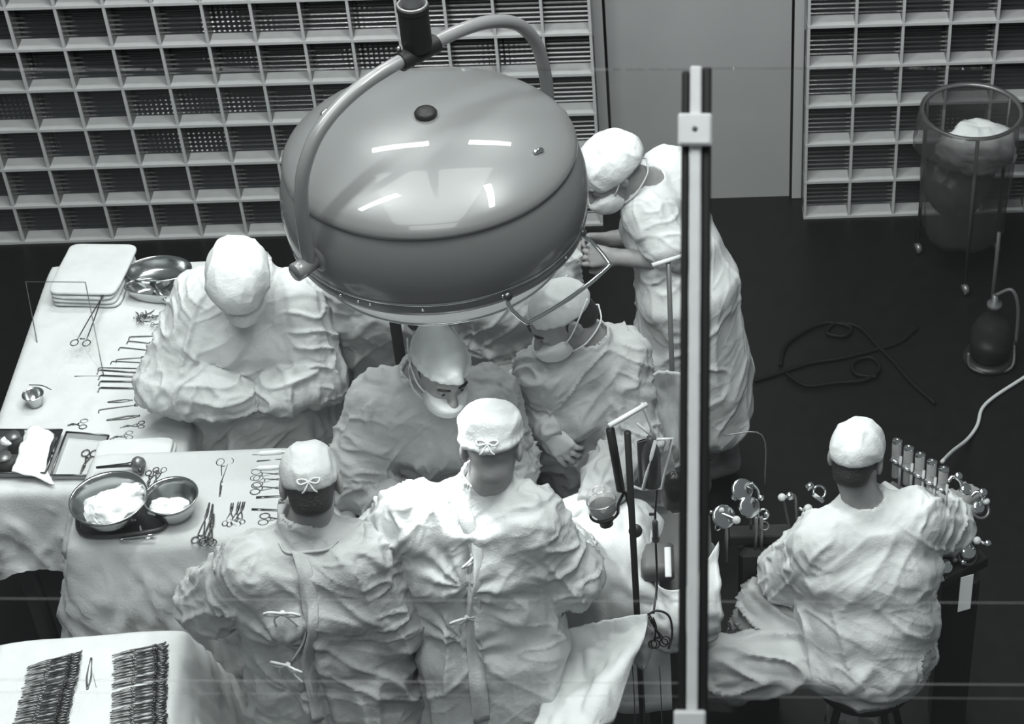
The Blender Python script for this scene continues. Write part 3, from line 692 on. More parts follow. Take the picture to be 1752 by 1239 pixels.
dr = tag(MB().box((0.185, D+0.205, 1.3), (0.415, 0.02, 1.3)).build('door_1', DOORM, smooth=False), kind='structure')
fr = MB()
for x, hw in ((-0.262, 0.022), (0.606, 0.022)): fr.box((x, D+0.190, 1.3), (hw, 0.03, 1.3), bev=0.004)
tag(fr.build('trim_1', JAMBM, smooth=False), kind='structure')
gp = MB()
for x in (-0.2345, 0.5785): gp.box((x, D+0.178, 1.3), (0.006, 0.006, 1.3))
gp.build('door_gap', DARKGAP, dr, smooth=False)

# sloping observation window of the gallery: two panes either side of a pale bar with black gaskets
WD = 1.8
def on_pane(px, py, dz=0.0): return EYE+(CF+CR*(px-PX0)/FPX-CU*(py-PY0)/FPX)*(WD+dz)
px2m = WD/FPX; AXP = (CR, CU, CF)
def pane(name, xa, xb, ya, yb):
    a, b = on_pane(xa, ya), on_pane(xb, yb); c = (a+b)/2; d = b-a
    return tag(MB().box(c, (abs(d@CR)/2, abs(d@CU)/2, 0.003), AXP).build(name, PANE, smooth=False), kind='structure')
w1 = pane('window_1', -60, 1178, 119, 1300); w2 = pane('window_2', 1198, 1812, 117, 1300)
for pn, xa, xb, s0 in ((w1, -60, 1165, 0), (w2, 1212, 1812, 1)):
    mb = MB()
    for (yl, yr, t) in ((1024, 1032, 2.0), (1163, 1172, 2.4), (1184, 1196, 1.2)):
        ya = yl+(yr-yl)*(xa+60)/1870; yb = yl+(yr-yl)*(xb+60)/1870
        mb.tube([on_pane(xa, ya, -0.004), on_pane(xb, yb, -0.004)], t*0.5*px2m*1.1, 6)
    mb.build('pane_reflection', REFLINE, pn)  # pale strips standing in for lines reflected in the panes
bar = MB(); a = on_pane(1191, 116); b = on_pane(1183, 1420); up = nrm(a-b); sx = nrm(np.cross(up, CF)); axb = (sx, up, np.cross(sx, up))
hb = np.linalg.norm(a-b)/2
tr = tag(MB().box((a+b)/2-CF*0.006, (9.6*px2m, hb, 0.006), axb, 0.0015).build('trim_2', ALU, smooth=False), kind='structure')
for off, top, hw in ((-17.5, 123, 6.8), (18.5, 117, 8.4)):
    a2 = on_pane(1191+off, top); b2 = on_pane(1183+off, 1420)
    MB().box((a2+b2)/2, (hw*px2m, np.linalg.norm(a2-b2)/2, 0.008), axb, 0.002).build('gasket', DARKGAP, tr, smooth=False)
for (cx_, cy_, hw, hh) in ((1189, 222, 28.5, 27), (1180, 1245, 27, 29)):
    c = on_pane(cx_, cy_, -0.014); cl = MB().box(c, (hw*px2m, hh*px2m, 0.006), axb, 0.002).build('clamp_plate', ALU, tr, smooth=False)
    MB().lathe(c-CF*0.0058, [(0.0, 0.0009), (0.0020, 0.0009), (0.0028, 0.0)], 16, axis=-CF).build('bolt', DARKGREY, cl)

# ------------------------------------------------------------------ operating lamp
def build_lamp():
    c0 = at(751, 377, 2.1); S = 1/ (FPX/((c0-EYE)@CF)); R = 256*S*0.99
    root = thing('operating_lamp', c0, 'huge grey domed operating lamp hanging on a curved yoke over the surgeons', 'lamp')
    MB().lathe(c0, [(R*.90, -0.015), (R*.985, -0.012), (R*.995, 0.0), (R*1.0, 0.022), (R*.998, 0.026)], 96).build('rim', ENAMEL_DARK, root)
    MB().lathe(c0, [(R*1.004, 0.024), (R*1.008, 0.028), (R*1.004, 0.031)], 96, cap=False).build('rim_bead', CHROME, root)
    MB().lathe(c0, [(R*.999, 0.028), (R*1.016, 0.06), (R*1.022, 0.10), (R*1.012, 0.145), (R*.985, 0.19), (R*.955, 0.222), (R*.945, 0.228), (R*.935, 0.226)], 96, cap=False).build('housing', ENAMEL, root)
    R2 = R*.968
    top = MB().lathe(c0, [(R2*.965, 0.219), (R2*.985, 0.222), (R2*1.0, 0.229), (R2*.998, 0.237), (R2*.978, 0.250), (R2*.93, 0.268), (R2*.84, 0.291), (R2*.70, 0.314), (R2*.52, 0.331), (R2*.32, 0.342), (R2*.14, 0.346), (0.0, 0.347)], 96, cap=False).build('dome_cover', ENAMEL, root)
    MB().ring(c0+[0, 0, 0.221], (0, 0, 1), R2*.972, 0.0045, 96, 8).build('seam_gasket', BLACK, root)
    k = c0+[0, 0, 0.346]
    MB().lathe(k, [(0.024, -0.004), (0.030, 0.003), (0.031, 0.011), (0.026, 0.018), (0.012, 0.021), (0.0, 0.0215)], 32).build('vent_cap', BLACKMETAL, top)
    for (px, py) in ((557, 191), (921, 258)):
        for it in range(4):
            zz = c0[2]+(0.29 if it == 0 else zz-c0[2]); p = at(px, py, zz); rr = np.linalg.norm((p-c0)[:2])/R2
            prof = [(0, .347), (.14, .346), (.32, .342), (.52, .331), (.70, .314), (.84, .291), (.93, .268), (.978, .25), (1.0, .229)]
            zz = c0[2]+np.interp(rr, [q[0] for q in prof], [q[1] for q in prof])
        p = at(px, py, zz+0.004); n = nrm([(p-c0)[0]*.8, (p-c0)[1]*.8, 0.8]); t = nrm(np.cross(n, [0, 0, 1.0])); 
        dr_ = nrm((p-c0)*np.array([1, 1, 0])); tg = np.array([-dr_[1], dr_[0], 0])
        tg = nrm(tg+dr_*0.5); tg = nrm(tg-n*np.dot(tg, n))
        lt = MB().box(p, (0.017, 0.007, 0.006), (tg, np.cross(n, tg), n), 0.004).build('latch', CHROME, top)
    e = nrm([-.69, -.72, 0]); zp = 0.105
    pv = []
    for s_ in (1, -1):
        a = c0+e*s_*(R*1.0)+[0, 0, zp]; b = c0+e*s_*(R*1.20)+[0, 0, zp]
        MB().lathe(a-e*s_*0.012, [(0.052, 0), (0.050, 0.010), (0.030, 0.022), (0.024, 0.026)], 28, axis=e*s_).build('pivot_flange', ENAMEL, root)
        boss = MB().lathe(a, [(0.021, 0), (0.022, 0.045), (0.0255, 0.048), (0.0255, np.linalg.norm(b-a)-.003), (0.0235, np.linalg.norm(b-a))], 28, axis=e*s_).build('pivot', YOKEM, root)
        pv.append(c0+e*s_*(R*1.075)+[0, 0, zp])
    apex = c0+np.array([0, 0, 0.545])
    h = R*1.075
    yk = [c0+e*h*x+[0, 0, z] for x, z in ((1.0, zp-0.01), (1.0, 0.20), (0.985, 0.29), (0.93, 0.385), (0.80, 0.465), (0.60, 0.515), (0.35, 0.540), (0, 0.545), (-.35, 0.540), (-.60, 0.515), (-.80, 0.465), (-.93, 0.385), (-.985, 0.29), (-1.0, 0.20), (-1.0, zp-0.01))]
    MB().tube(spline(yk, 8), 0.0185, 20).build('yoke', YOKEM, root)
    cp = MB().tube([apex+e*0.062-[0, 0, .003], apex-e*0.062-[0, 0, .003]], 0.026, 20).lathe(apex, [(0.036, 0.01), (0.040, 0.03), (0.040, 0.122), (0.042, 0.124), (0.042, 0.138), (0.037, 0.143)], 32).build('coupling', BLACKMETAL, root)
    cp.data.set_sharp_from_angle(angle=0.6)
    MB().ring(apex+[0, 0, .141], (0, 0, 1), .037, .004, 32).build('collar_ring', MIDGREY, cp)
    for sg in (1, -1): MB().lathe(apex+e*0.052*sg+np.array([e[1], -e[0], 0])*0.012+[0, 0, .024], [(0.006, 0), (0.006, .008), (0.004, .01)], 10).build('bolt', CHROME, cp)
    MB().tube([apex+[0, 0, .13], apex+[0, 0, 2.6]], 0.0275, 24).build('ceiling_pole', ALU, root)
    # lower glass dish, its bright edge, and the wire steering handle
    MB().lathe(c0, [(R*.83, -0.004), (R*.85, -0.03), (R*.84, -0.085), (R*.83, -0.093), (R*.60, -0.098), (0.0, -0.098)], 72, cap=False).build('lens_dish', LENS, root)
    MB().ring(c0+[0, 0, -0.091], (0, 0, 1), R*.84, 0.004, 72, 8).build('lens_ring', CHROME, root)
    def rimpt(ang, rr, z): return c0+np.array([math.cos(ang)*rr, math.sin(ang)*rr, z])
    a1, a2 = math.radians(-12), math.radians(-60)
    hd = [rimpt(a1, R*.985, -.004), rimpt(a1, R*1.06, -.03), rimpt(a1-.05, R*1.17, -.068), rimpt(a1-.10, R*1.18, -.076), rimpt((a1+a2)/2, R*1.09, -.082), rimpt(a2+.12, R*1.08, -.08), rimpt(a2+.06, R*1.07, -.07), rimpt(a2, R*1.02, -.03), rimpt(a2, R*.985, -.004)]
    MB().tube(spline(hd, 6), 0.0065, 10).build('steering_handle', CHROME, root)
    for a_ in (a1, a2): MB().lathe(rimpt(a_, R*.985, .004), [(0.012, -.012), (0.012, .012)], 12, axis=(math.cos(a_), math.sin(a_), 0)).build('handle_mount', STEEL_DARK, root)
    for ang in np.radians([-30, -62, -92, -112, -117, -125]): MB().lathe(rimpt(ang, R*.998, .012), [(0.004, -.002), (0.004, .003), (0, .004)], 8, axis=(math.cos(ang), math.sin(ang), 0)).build('rim_screw', CHROME, root)
    l = bpy.data.lights.new('operating_lamp_light', 'SPOT'); l.energy = 48; l.spot_size = math.radians(62); l.spot_blend = 0.55; l.shadow_soft_size = 0.06; l.color = (0.98, 1, 1)
    lo = bpy.data.objects.new('operating_lamp_light', l); COL.objects.link(lo); lp = c0+np.array([-.12, -.24, -.14]); lo.location = lp; lo.rotation_euler = (Vector((-.50, 4.10, 1.2))-Vector(lp)).to_track_quat('-Z', 'Y').to_euler()
    return c0, R
LC, LR = build_lamp()

# the scrub nurse behind the instrument table
pA = make_person('person in pale gown, white cap and mask, looking down behind the big instrument table', 'gowned operating team', dict(
    head=at(411, 484, 1.51), fwd=(-0.02, -0.62, -0.78), up=(0, -0.75, 0.62), neck=at(425, 505, 1.39)+[0, 0.09, 0], front=(0, -1, 0),
    sl=at(338, 538, 1.31)+[0, .06, 0], sr=at(512, 536, 1.31)+[0, .06, 0], el=at(296, 655, 1.08), er=at(538, 640, 1.07), hl=at(412, 682, 1.08), hr=at(468, 680, 1.08),
    pelvis=at(430, 690, .93)+[0, .05, 0], knees=[(-1.5, 5.15, .5), (-1.3, 5.15, .5)], feet=[(-1.5, 5.2, 0), (-1.3, 5.2, 0)], hem=(-1.41, 5.17, .35),
    wa=(0.175, 0.215, 0.21, 0.225), arm_r=(0.096, 0.098, 0.072), gown_mat=GOWN_PALE, seed=3, amp=1.1, pleat=2.2,
    sideL=-1, sideR=1, handl=dict(dir=(1,.1,-.1), palm=(0, .9, -.4), curl=.6), handr=dict(dir=(-1,.1,-.2), palm=(0, .9, -.4), curl=.6), gloved=('handl', 'handr'),
    cap=dict(kind='hood', base=-0.005, tilt=0.35, s=1.06), mask=dict(top=0.03, mat=CAP), hair=False, collar=0.03))

# surgeon facing the camera across the operating field
pC = make_person('person in grey gown, white folded cap and mask, facing us across the operating table', 'gowned operating team', dict(
    head=at(752, 632, 1.57), fwd=(0.42, -0.84, -0.34), up=(0.30, -0.30, 0.90), neck=at(722, 672, 1.44)+[0, .07, 0], front=(0.1, -1, 0), hs=0.97,
    sl=at(640, 712, 1.36)+[0, .06, 0], sr=at(838, 706, 1.36)+[0, .06, 0], el=at(612, 815, 1.12), er=at(868, 800, 1.12), hl=at(690, 878, 1.04), hr=at(800, 890, 1.04),
    pelvis=(-.76, 4.80, .93), knees=[(-.86, 4.82, .5), (-.66, 4.82, .5)], feet=[(-.86, 4.86, 0), (-.66, 4.86, 0)], hem=(-.76, 4.84, .35),
    wa=(0.175, 0.205, 0.20, 0.215), arm_r=(0.094, 0.088, 0.062), seed=5, pleat=1.6, gown_mat=GOWN, sideL=-1, sideR=1, gloved=('handl', 'handr'),
    cap=dict(kind='fold', base=0.040, tilt=0.14, amp=.7), mask=dict(top=-0.022), brows=True, collar=0.02))

# surgeon on the right, head turned to the left
pD = make_person('person in grey gown and cap under the lamp handle, face in profile, hand at waist', 'gowned operating team', dict(
    head=at(962, 545, 1.56), fwd=(-0.78, -0.42, -0.46), up=(-0.42, -0.15, 0.9), neck=at(1010, 602, 1.43)+[0, .03, 0], front=(-0.55, -.83, 0), hs=0.97,
    sl=at(930, 655, 1.34)+[0, .04, 0], sr=at(1062, 640, 1.36)+[0, .08, 0], el=at(903, 698, 1.13)+[0, .05, 0], er=at(1082, 760, 1.12), hl=at(936, 732, 1.21), hr=at(1012, 850, 1.12),
    pelvis=(-.24, 4.86, .93), knees=[(-.34, 4.88, .5), (-.16, 4.9, .5)], feet=[(-.34, 4.92, 0), (-.16, 4.94, 0)], hem=(-.24, 4.9, .35),
    wa=(0.165, 0.19, 0.19, 0.20), arm_r=(0.088, 0.080, 0.056), seed=9, pleat=1.8, gown_mat=GOWN, sideL=-1, sideR=1, gloved=('handl', 'handr'),
    handl=dict(dir=(0.5, -0.2, -0.75), palm=(.2, .7, -.3), curl=.3, spread=.2), handr=dict(dir=(-.8, -.35, -.25), palm=(0, 0, -1), curl=.5),
    cap=dict(kind='round', base=0.036, tilt=0.25, mat=CAP_GREY), mask=dict(top=-0.022), brows=True, collar=0.03))

# two surgeons with their backs to us
pE = make_person('person in grey cap and gown from behind beside the bowls, bows down the back', 'gowned operating team', dict(
    head=at(533, 830, 1.57), fwd=(-0.10, 0.86, -0.50), up=(-.04, 0.5, 0.86), neck=at(525, 905, 1.43), front=(-0.15, 1, 0), hs=0.97,
    sl=at(432, 975, 1.35), sr=at(622, 955, 1.35), el=at(366, 1040, 1.14)+[0, .03, 0], er=at(668, 1060, 1.10), hl=at(470, 985, 1.03)+[0, .06, 0], hr=at(706, 1015, 1.07),
    pelvis=at(570, 1135, .93)+[0, .0, 0], knees=[(-1.13, 3.9, .5), (-.93, 3.9, .5)], feet=[(-1.13, 3.86, 0), (-.93, 3.86, 0)], hem=(-1.03, 3.86, .35),
    wa=(0.185, 0.215, 0.205, 0.215), wb=(0.10, 0.14, 0.145, 0.165), hem_w=.27, arm_r=(0.098, 0.092, 0.062), seed=13, slit=-0.01, gloved=('handr', 'handl'), handr=dict(palm=(-.5, .3, -.6), curl=.5),
    pulls=[(at(487, 1045, 1.2), .006, .13, 7), (at(500, 1130, 1.0), .005, .12, 6)],
    cap=dict(kind='round', base=0.026, tilt=0.20, mat=CAP_GREY, ties=True), collar=0.05))
gown_ties(pE, [(487, 1047), (500, 1132)], s=0.75)
gown_cord(pE, [(520, 985), (523, 1030), (518, 1090), (500, 1132)], 0.004, SHEET_GREY)
back_flap(pE, [(500, 945), (512, 985), (520, 1030), (520, 1080), (512, 1130), (522, 1180), (532, 1230)], 24)
neckband(pE, [(478, 930), (492, 946), (530, 944), (562, 940), (578, 926)], .0045)

pF = make_person('person in bright white box cap and gown, back turned, in front center', 'gowned operating team', dict(
    head=at(842, 770, 1.615), fwd=(0.06, 0.84, -0.54), up=(.03, .54, 0.84), neck=at(832, 832, 1.48), front=(0.05, 1, 0), hs=0.97,
    sl=at(695, 892, 1.40), sr=at(908, 890, 1.40), el=at(660, 950, 1.22)+[0, .05, 0], er=at(968, 985, 1.16), hl=at(735, 900, 1.10)+[0, .1, 0], hr=at(965, 935, 1.08)+[0, .05, 0],
    pelvis=at(842, 1090, .96), knees=[(-.64, 4.02, .5), (-.44, 4.02, .5)], feet=[(-.64, 3.98, 0), (-.44, 3.98, 0)], hem=(-.54, 3.98, .35),
    wa=(0.19, 0.225, 0.195, 0.20), wb=(0.10, 0.14, 0.14, 0.16), hem_w=.25, arm_r=(0.100, 0.090, 0.062), seed=17, hair=False, slit=0.01, gloved=('handr', 'handl'),
    pulls=[(at(800, 945, 1.3), .0075, .16, 8), (at(797, 1050, 1.1), .0065, .14, 7)], gown_mat=GOWN_PALE,
    cap=dict(kind='box', base=0.030, tilt=0.22, ties=True), collar=0.035))
gown_ties(pF, [(800, 945), (797, 1051)], s=0.75)
back_flap(pF, [(776, 862), (788, 900), (800, 945), (797, 1000), (797, 1050), (800, 1110), (806, 1170), (812, 1232)], 26)

# nurse bending at the back right
pG = make_person('person in white nurse dress and soft cap bending left beside the tall black window bar', 'circulating staff', dict(
    head=at(1047, 296, 1.50), fwd=(-0.72, -0.30, -0.62), up=(-0.55, -0.1, 0.8), neck=at(1108, 318, 1.40), front=(-0.8, -.3, -.3),
    sl=at(1108, 362, 1.36), sr=at(1148, 322, 1.36)+[0, .12, 0], el=at(1160, 446, 1.20), er=at(1150, 440, 1.1)+[0, .14, 0], hl=at(1056, 440, 1.19), hr=at(1050, 425, 1.09)+[0, .06, 0],
    pelvis=at(1178, 490, 1.0), knees=[(.06, 5.6, .5), (.18, 5.7, .5)], feet=[(.1, 5.58, 0), (.22, 5.7, 0)], hem=at(1185, 690, .42), chest=at(1135, 385, 1.23)+[0, .05, 0],
    wa=(0.14, 0.18, 0.17, 0.20), wb=(0.10, 0.135, 0.135, 0.165), hem_w=.23, hem_d=.23, hem_side=(0.3, 1, 0), arm_r=(0.085, 0.085, 0.05), seed=23, amp=.42, short_sleeve=(0.62, 0.62), gown_mat=WHITE, gown_name='dress', toe=(-.8, -.3, 0),
    sideL=1, sideR=-1, handl=dict(palm=(0, .7, -.4), curl=.6), handr=dict(palm=(0, -.7, -.4), curl=.6),
    cap=dict(kind='hood', base=0.0, tilt=0.12), mask=dict(top=-0.02), brows=True, collar=0.0, hair=False))

# seated attendant at the pump
pH = make_person('person in white shirt and cap seated with back to us before glass cylinders', 'circulating staff', dict(
    head=at(1466, 786, 1.20), fwd=(0.35, 0.82, -0.45), up=(.12, .44, .88), neck=at(1478, 862, 1.06), front=(0.3, .95, 0), hs=0.97,
    sl=at(1402, 930, .97), sr=at(1572, 888, 1.0), el=at(1348, 985, .76), er=at(1622, 900, .87), hl=at(1400, 1010, .66), hr=at(1650, 858, .82),
    pelvis=at(1480, 1120, .56), knees=[at(1310, 1042, .61), at(1246, 1142, .55)], feet=[at(1290, 1150, .0)+[-.02, .0, 0], at(1262, 1205, .05)+[0, .0, 0]], toe=(-.95, .2, 0),
    wa=(0.185, 0.215, 0.20, 0.215), wb=(0.10, 0.14, 0.15, 0.175), skirt=False, seed=29, amp=.8, pleat=.5, short_sleeve=(1.0, 0.9), arm_r=(0.096, 0.090, 0.05), gown_mat=WHITE, gown_name='shirt', trousers={},
    sideL=-1, sideR=1, handl=dict(dir=(-.3, .3, -.8), palm=(-.6, 0, -.5), curl=.5), handr=dict(palm=(0, .3, -1), curl=.5),
    cap=dict(kind='round', base=0.020, tilt=0.16, s=1.05, amp=1.3), collar=0.0))

# two more gowned people whose heads are behind the lamp
pB = make_person('person in grey gown beneath the left rim of the lamp, head hidden by it', 'gowned operating team', dict(
    head=at(640, 385, 1.58), fwd=(0.2, -0.85, -0.45), up=(0, -.45, 0.88), neck=at(645, 420, 1.46)+[0, .05, 0], front=(0.1, -1, 0),
    sl=at(592, 474, 1.36), sr=at(715, 468, 1.36), el=at(578, 580, 1.08), er=at(735, 580, 1.08), hl=at(590, 640, .88), hr=at(700, 620, 1.03),
    pelvis=at(655, 600, .93), knees=[(-.98, 5.4, .5), (-.82, 5.4, .5)], feet=[(-.98, 5.44, 0), (-.82, 5.44, 0)], hem=(-.9, 5.42, .35), wa=(.15, .17, .17, .18), hem_w=.2, hem_d=.2,
    gown_mat=GOWN, seed=31, res=0.008, sideL=-1, sideR=1, cap=dict(kind='round'), mask=dict(), collar=0.02))
pI = make_person('person in grey gown between the two masked surgeons, head hidden by the lamp', 'gowned operating team', dict(
    head=at(862, 372, 1.60), fwd=(0.0, -0.85, -0.5), up=(0, -.5, 0.86), neck=at(862, 412, 1.47)+[0, .05, 0], front=(0, -1, 0),
    sl=at(785, 455, 1.37), sr=at(950, 450, 1.37), el=at(772, 560, 1.09), er=at(965, 545, 1.09), hl=at(830, 600, 1.04), hr=at(905, 600, 1.04),
    pelvis=at(865, 590, .95), knees=[(-.55, 5.46, .5), (-.35, 5.46, .5)], feet=[(-.55, 5.5, 0), (-.35, 5.5, 0)], hem=(-.45, 5.46, .35),
    gown_mat=GOWN, seed=37, res=0.008, sideL=-1, sideR=1, cap=dict(kind='round'), mask=dict(), collar=0.02))

# ------------------------------------------------------------------ tables and drapes
def table_under(name, corners, z, label, m=GREYBOX):
    C = [np.array(c[:2]) for c in corners]; cen = sum(C)/4
    t = thing(name, (cen[0], cen[1], 0), label, 'table')
    lo = np.min(C, 0)+.02; hi = np.max(C, 0)-.02
    MB().box(((lo[0]+hi[0])/2, (lo[1]+hi[1])/2, z-.018), ((hi[0]-lo[0])/2, (hi[1]-lo[1])/2, .012), bev=.006).build('tabletop', m, t, smooth=False)
    for x in (lo[0]+.04, hi[0]-.04):
        for y in (lo[1]+.04, hi[1]-.04):
            MB().tube([(x, y, 0.03), (x, y, z-.03)], .014, 12).lathe((x, y, 0), [(0.02, 0.002), (.026, .015), (.026, .03), (.012, .04)], 14).build('leg', m, t)
    return t
ZA, ZC, ZF = 0.90, 1.04, 0.95
A0, A1, A2, A4 = (-2.26, 4.80), (-1.64, 4.80), (-1.64, 5.97), (-2.26, 5.97)
table_under('instrument_table', (A0, A1, A2, A4), ZA, 'steel table under the big white sheet at far left')
tag(table_cloth('table_sheet', (A0, A1, A2, A4), ZA+.004, (0.33, .30, .30, .5), WHITE, seed=4, flares=(.05, .03, .04, .02), fold=.03, amp=.004), 'white sheet over the long instrument table at far left', 'tablecloth', 'white table sheets')
c0 = at(128, 925, ZC); CX0, CY0 = c0[0], c0[1]; CX1, CY1 = -1.02, 4.775
CC = ((CX0, CY0), (CX1, CY0), (CX1, CY1), (CX0, CY1))
table_under('overhead_table', CC, ZC, 'steel table under the sheet carrying the two bowls')
tag(table_cloth('table_sheet', CC, ZC+.004, (0.62, .25, .28, .42), SHEET, seed=8, flares=(.13, .02, .03, .08), fold=.045, amp=.0055), 'pale sheet under the two bowls, hanging in folds behind the back-turned people', 'tablecloth', 'white table sheets')
f0, f1 = at(6, 1109, ZF), at(300, 1087, ZF)
FF = ((f0[0], 3.42), (f1[0], 3.42), (f1[0], f1[1]), (f0[0], f0[1]))
table_under('forceps_table', FF, ZF, 'small table under the sheet with two rows of clamps, front left')
tag(table_cloth('table_sheet', FF, ZF+.004, (0.3, .55, .16, .35), WHITE, seed=12, flares=(.03, .16, .05, .03), fold=.022, amp=.004), 'white sheet on the front left table with two rows of clamps', 'tablecloth', 'white table sheets')

t = thing('operating_table', (-.45, 4.36, 0), 'operating table hidden under white drapes between the surgeons', 'table')
MB().box((-.45, 4.36, .90), (.56, .20, .03), bev=.02).build('tabletop', GREYBOX, t, smooth=False)
MB().box((-.45, 4.36, .47), (.12, .10, .40), bev=.02).build('pedestal', GREYBOX, t, smooth=False)
MB().box((-.45, 4.36, .04), (.34, .18, .04), bev=.02).build('base', GREYBOX, t, smooth=False)
rows = []
for x, hgt in ((-1.0, .02), (-.85, .05), (-.65, .07), (-.5, .06), (-.38, .08), (-.27, .11), (-.17, .09), (-.09, .05), (-.045, -.10), (-.03, -.30)):
    rows.append([(x, 4.10, .50), (x, 4.13, .80), (x, 4.165, .955+hgt*.3), (x, 4.25, .99+hgt*.9), (x, 4.36, 1.0+hgt), (x, 4.46, .99+hgt*.8), (x, 4.535, .95+hgt*.3), (x, 4.57, .75), (x, 4.58, .5)])
tag(cloth_patch('surgical_drape', rows, WHITE, k=9, seed=41, amp=.010, freq=9), 'white drape over the patient on the operating table, among the surgeons', 'drape')
g = [[at(952, 1080, .97), at(1005, 1066, 1.0), at(1062, 1054, 1.015), at(1112, 1050, 1.03)],
     [at(948, 1105, .90), at(1000, 1112, .90), at(1058, 1096, .95), at(1110, 1064, 1.015)],
     [at(940, 1165, .84), at(995, 1165, .86), at(1050, 1135, .93), at(1106, 1084, .995)],
     [at(915, 1235, .84), at(968, 1215, .90), at(1030, 1176, .95), at(1084, 1130, .95)],
     [at(880, 1300, .84), at(940, 1285, .88), at(1000, 1260, .91), at(1048, 1235, .88)]]
tag(cloth_patch('hanging_sheet', g, WHITE, k=12, seed=44, amp=.009, freq=10, stretch=(1.6, .6, .6)), 'white sheet stretched to a clamp and hanging at bottom centre', 'sheet')
g = [[at(1088, 1085, .98)+[0, .03, 0], at(1106, 1078, .99)+[0, .02, 0], at(1118, 1090, .97)+[0, .03, 0]],
     [at(1082, 1110, .90)+[0, .03, 0], at(1104, 1112, .90)+[0, .0, 0], at(1120, 1112, .90)+[0, .03, 0]],
     [at(1080, 1140, .83)+[0, .03, 0], at(1100, 1146, .82), at(1114, 1140, .84)+[0, .03, 0]]]
tag(cloth_patch('towel', g, SHEET, k=8, seed=45, amp=.006, freq=14), 'small limp towel hanging below the clamp knot', 'towel')
g = [[at(1108, 645, 1.12), at(1126, 638, 1.13), at(1148, 636, 1.13), at(1166, 640, 1.12)],
     [at(1128, 690, 1.00), at(1140, 680, 1.02), at(1152, 690, 1.0), at(1168, 690, 1.02)],
     [at(1108, 760, .84), at(1130, 760, .84), at(1150, 770, .82), at(1172, 765, .84)],
     [at(1090, 850, .62), at(1120, 850, .62), at(1145, 860, .6), at(1172, 850, .62)]]
tag(cloth_patch('screen_sheet', g, SHEET, k=10, seed=46, amp=.010, freq=11, stretch=(1.5, 1, .5)), 'pale sheet hung from the thin T-topped pole beside the window bar', 'sheet')
g = [[at(1096, 905, 1.02)+[0.03, 0, 0], at(1130, 1000, 1.0), at(1180, 1000, 1.0), at(1226, 930, 1.0)],
     [at(1100, 980, .96), at(1140, 1030, .97), at(1185, 1035, .97), at(1232, 1000, .96)],
     [at(1112, 1060, .90), at(1150, 1080, .90), at(1190, 1080, .90), at(1232, 1060, .88)],
     [at(1120, 1110, .80), at(1150, 1120, .78), at(1190, 1105, .80), at(1228, 1090, .80)]]
tag(cloth_patch('pillow_sheet', g, WHITE, k=10, seed=47, amp=.008, freq=14), 'crumpled white cloth under the head end, crossed by the window bar', 'sheet')

# ------------------------------------------------------------------ instruments
def put(o, loc, x=None, z=None):
    if x is not None:
        X = nrm(x); Zv = nrm(np.asarray(z, float)-X*np.dot(z, X)); Y = np.cross(Zv, X)
        o.matrix_world = Matrix(((X[0], Y[0], Zv[0], loc[0]), (X[1], Y[1], Zv[1], loc[1]), (X[2], Y[2], Zv[2], loc[2]), (0, 0, 0, 1)))
    else: o.location = tuple(map(float, loc))
    return o
def again(src, label=None, group=None):
    c = src.copy(); COL.objects.link(c)
    if label: c['label'] = label
    if group: c['group'] = group
    return c
def hemostat_mb(L=0.15, open_=0.0, curve=0.010, ring=0.0125):
    mb = MB(); pv = L*0.60
    for s in (1, -1):
        mb.ring((ring*.9, s*(ring+.002+open_*pv), 0), (0, 0, 1), ring, 0.0021, 18, 6, sx=1.25, ax=(1, 0, 0))
        mb.tube(spline([(ring*2.0, s*(ring*.8+open_*pv*.9), 0), (pv*.55, s*(.006+open_*pv*.5), 0), (pv, -s*.001, s*.0012), (pv+.010, -s*(.0022+open_*.01), s*.001), (L*.85, -s*(.0016+open_*(L*.85-pv))+curve*.35, 0), (L, -s*(.0010+open_*(L-pv))+curve, 0)], 4), [.0024]*8+[.0030]*8+[.0022]*4+[.0012], 6)
    mb.lathe((pv+.003, 0, -.004), [(.004, 0), (.0045, .002), (.0045, .006), (.003, .008)], 10)
    mb.box((ring*2.6, 0, 0), (.002, ring*.65, .0018))
    return mb
protoH = hemostat_mb().build('hemostat', STEEL_DARK)
def rowH(n, ring0, ring1, tip0, tip1, label, group, first):
    for i in range(n):
        u = i/(n-1); r = ring0*(1-u)+ring1*u; tp = tip0*(1-u)+tip1*u
        jit = np.array([random.uniform(-.004, .004), random.uniform(-.002, .002), 0])
        o = first if i == 0 and first is not None and not first.get('label') else again(protoH)
        tag(o, label, 'surgical clamp', group)
        d = tp-r+np.array([random.uniform(-.006, .006), random.uniform(-.004, .004), -.006]); d = d/np.linalg.norm(d)
        put(o, r+jit+[0, 0, .011+random.uniform(0, .003)], d, (random.uniform(-.15, .15), .60, .80)); o.scale = (1, 1, 1)
rowH(30, at(140, 1120, ZF), at(110, 1262, ZF), at(52, 1140, ZF), at(14, 1275, ZF), 'steel ring-handled clamp in the left row on the front table', 'clamps in the left row of the front table', protoH)
rowH(30, at(284, 1106, ZF), at(283, 1262, ZF), at(206, 1122, ZF), at(192, 1275, ZF), 'steel ring-handled clamp in the right row on the front table', 'clamps in the right row of the front table', None)
def flat(name, mb, px0, px1, z, label, cat, group=None, m=STEEL_DARK, zn=(0, 0, 1), lift=.004):
    a, b = at(*px0, z), at(*px1, z); o = mb(np.linalg.norm(b-a)) if callable(mb) else mb
    o = o.build(name, m); tag(o, label, cat, group); return put(o, a+[0, 0, lift], b-a, zn)
def tweezer(L): 
    mb = MB()
    for s in (1, -1): mb.tube(spline([(0, 0, s*.001), (L*.35, s*.006, 0), (L*.7, s*.004, 0), (L, s*.0012, 0)], 5), [.003]*10+[.0026]*5+[.001], 6)
    return mb
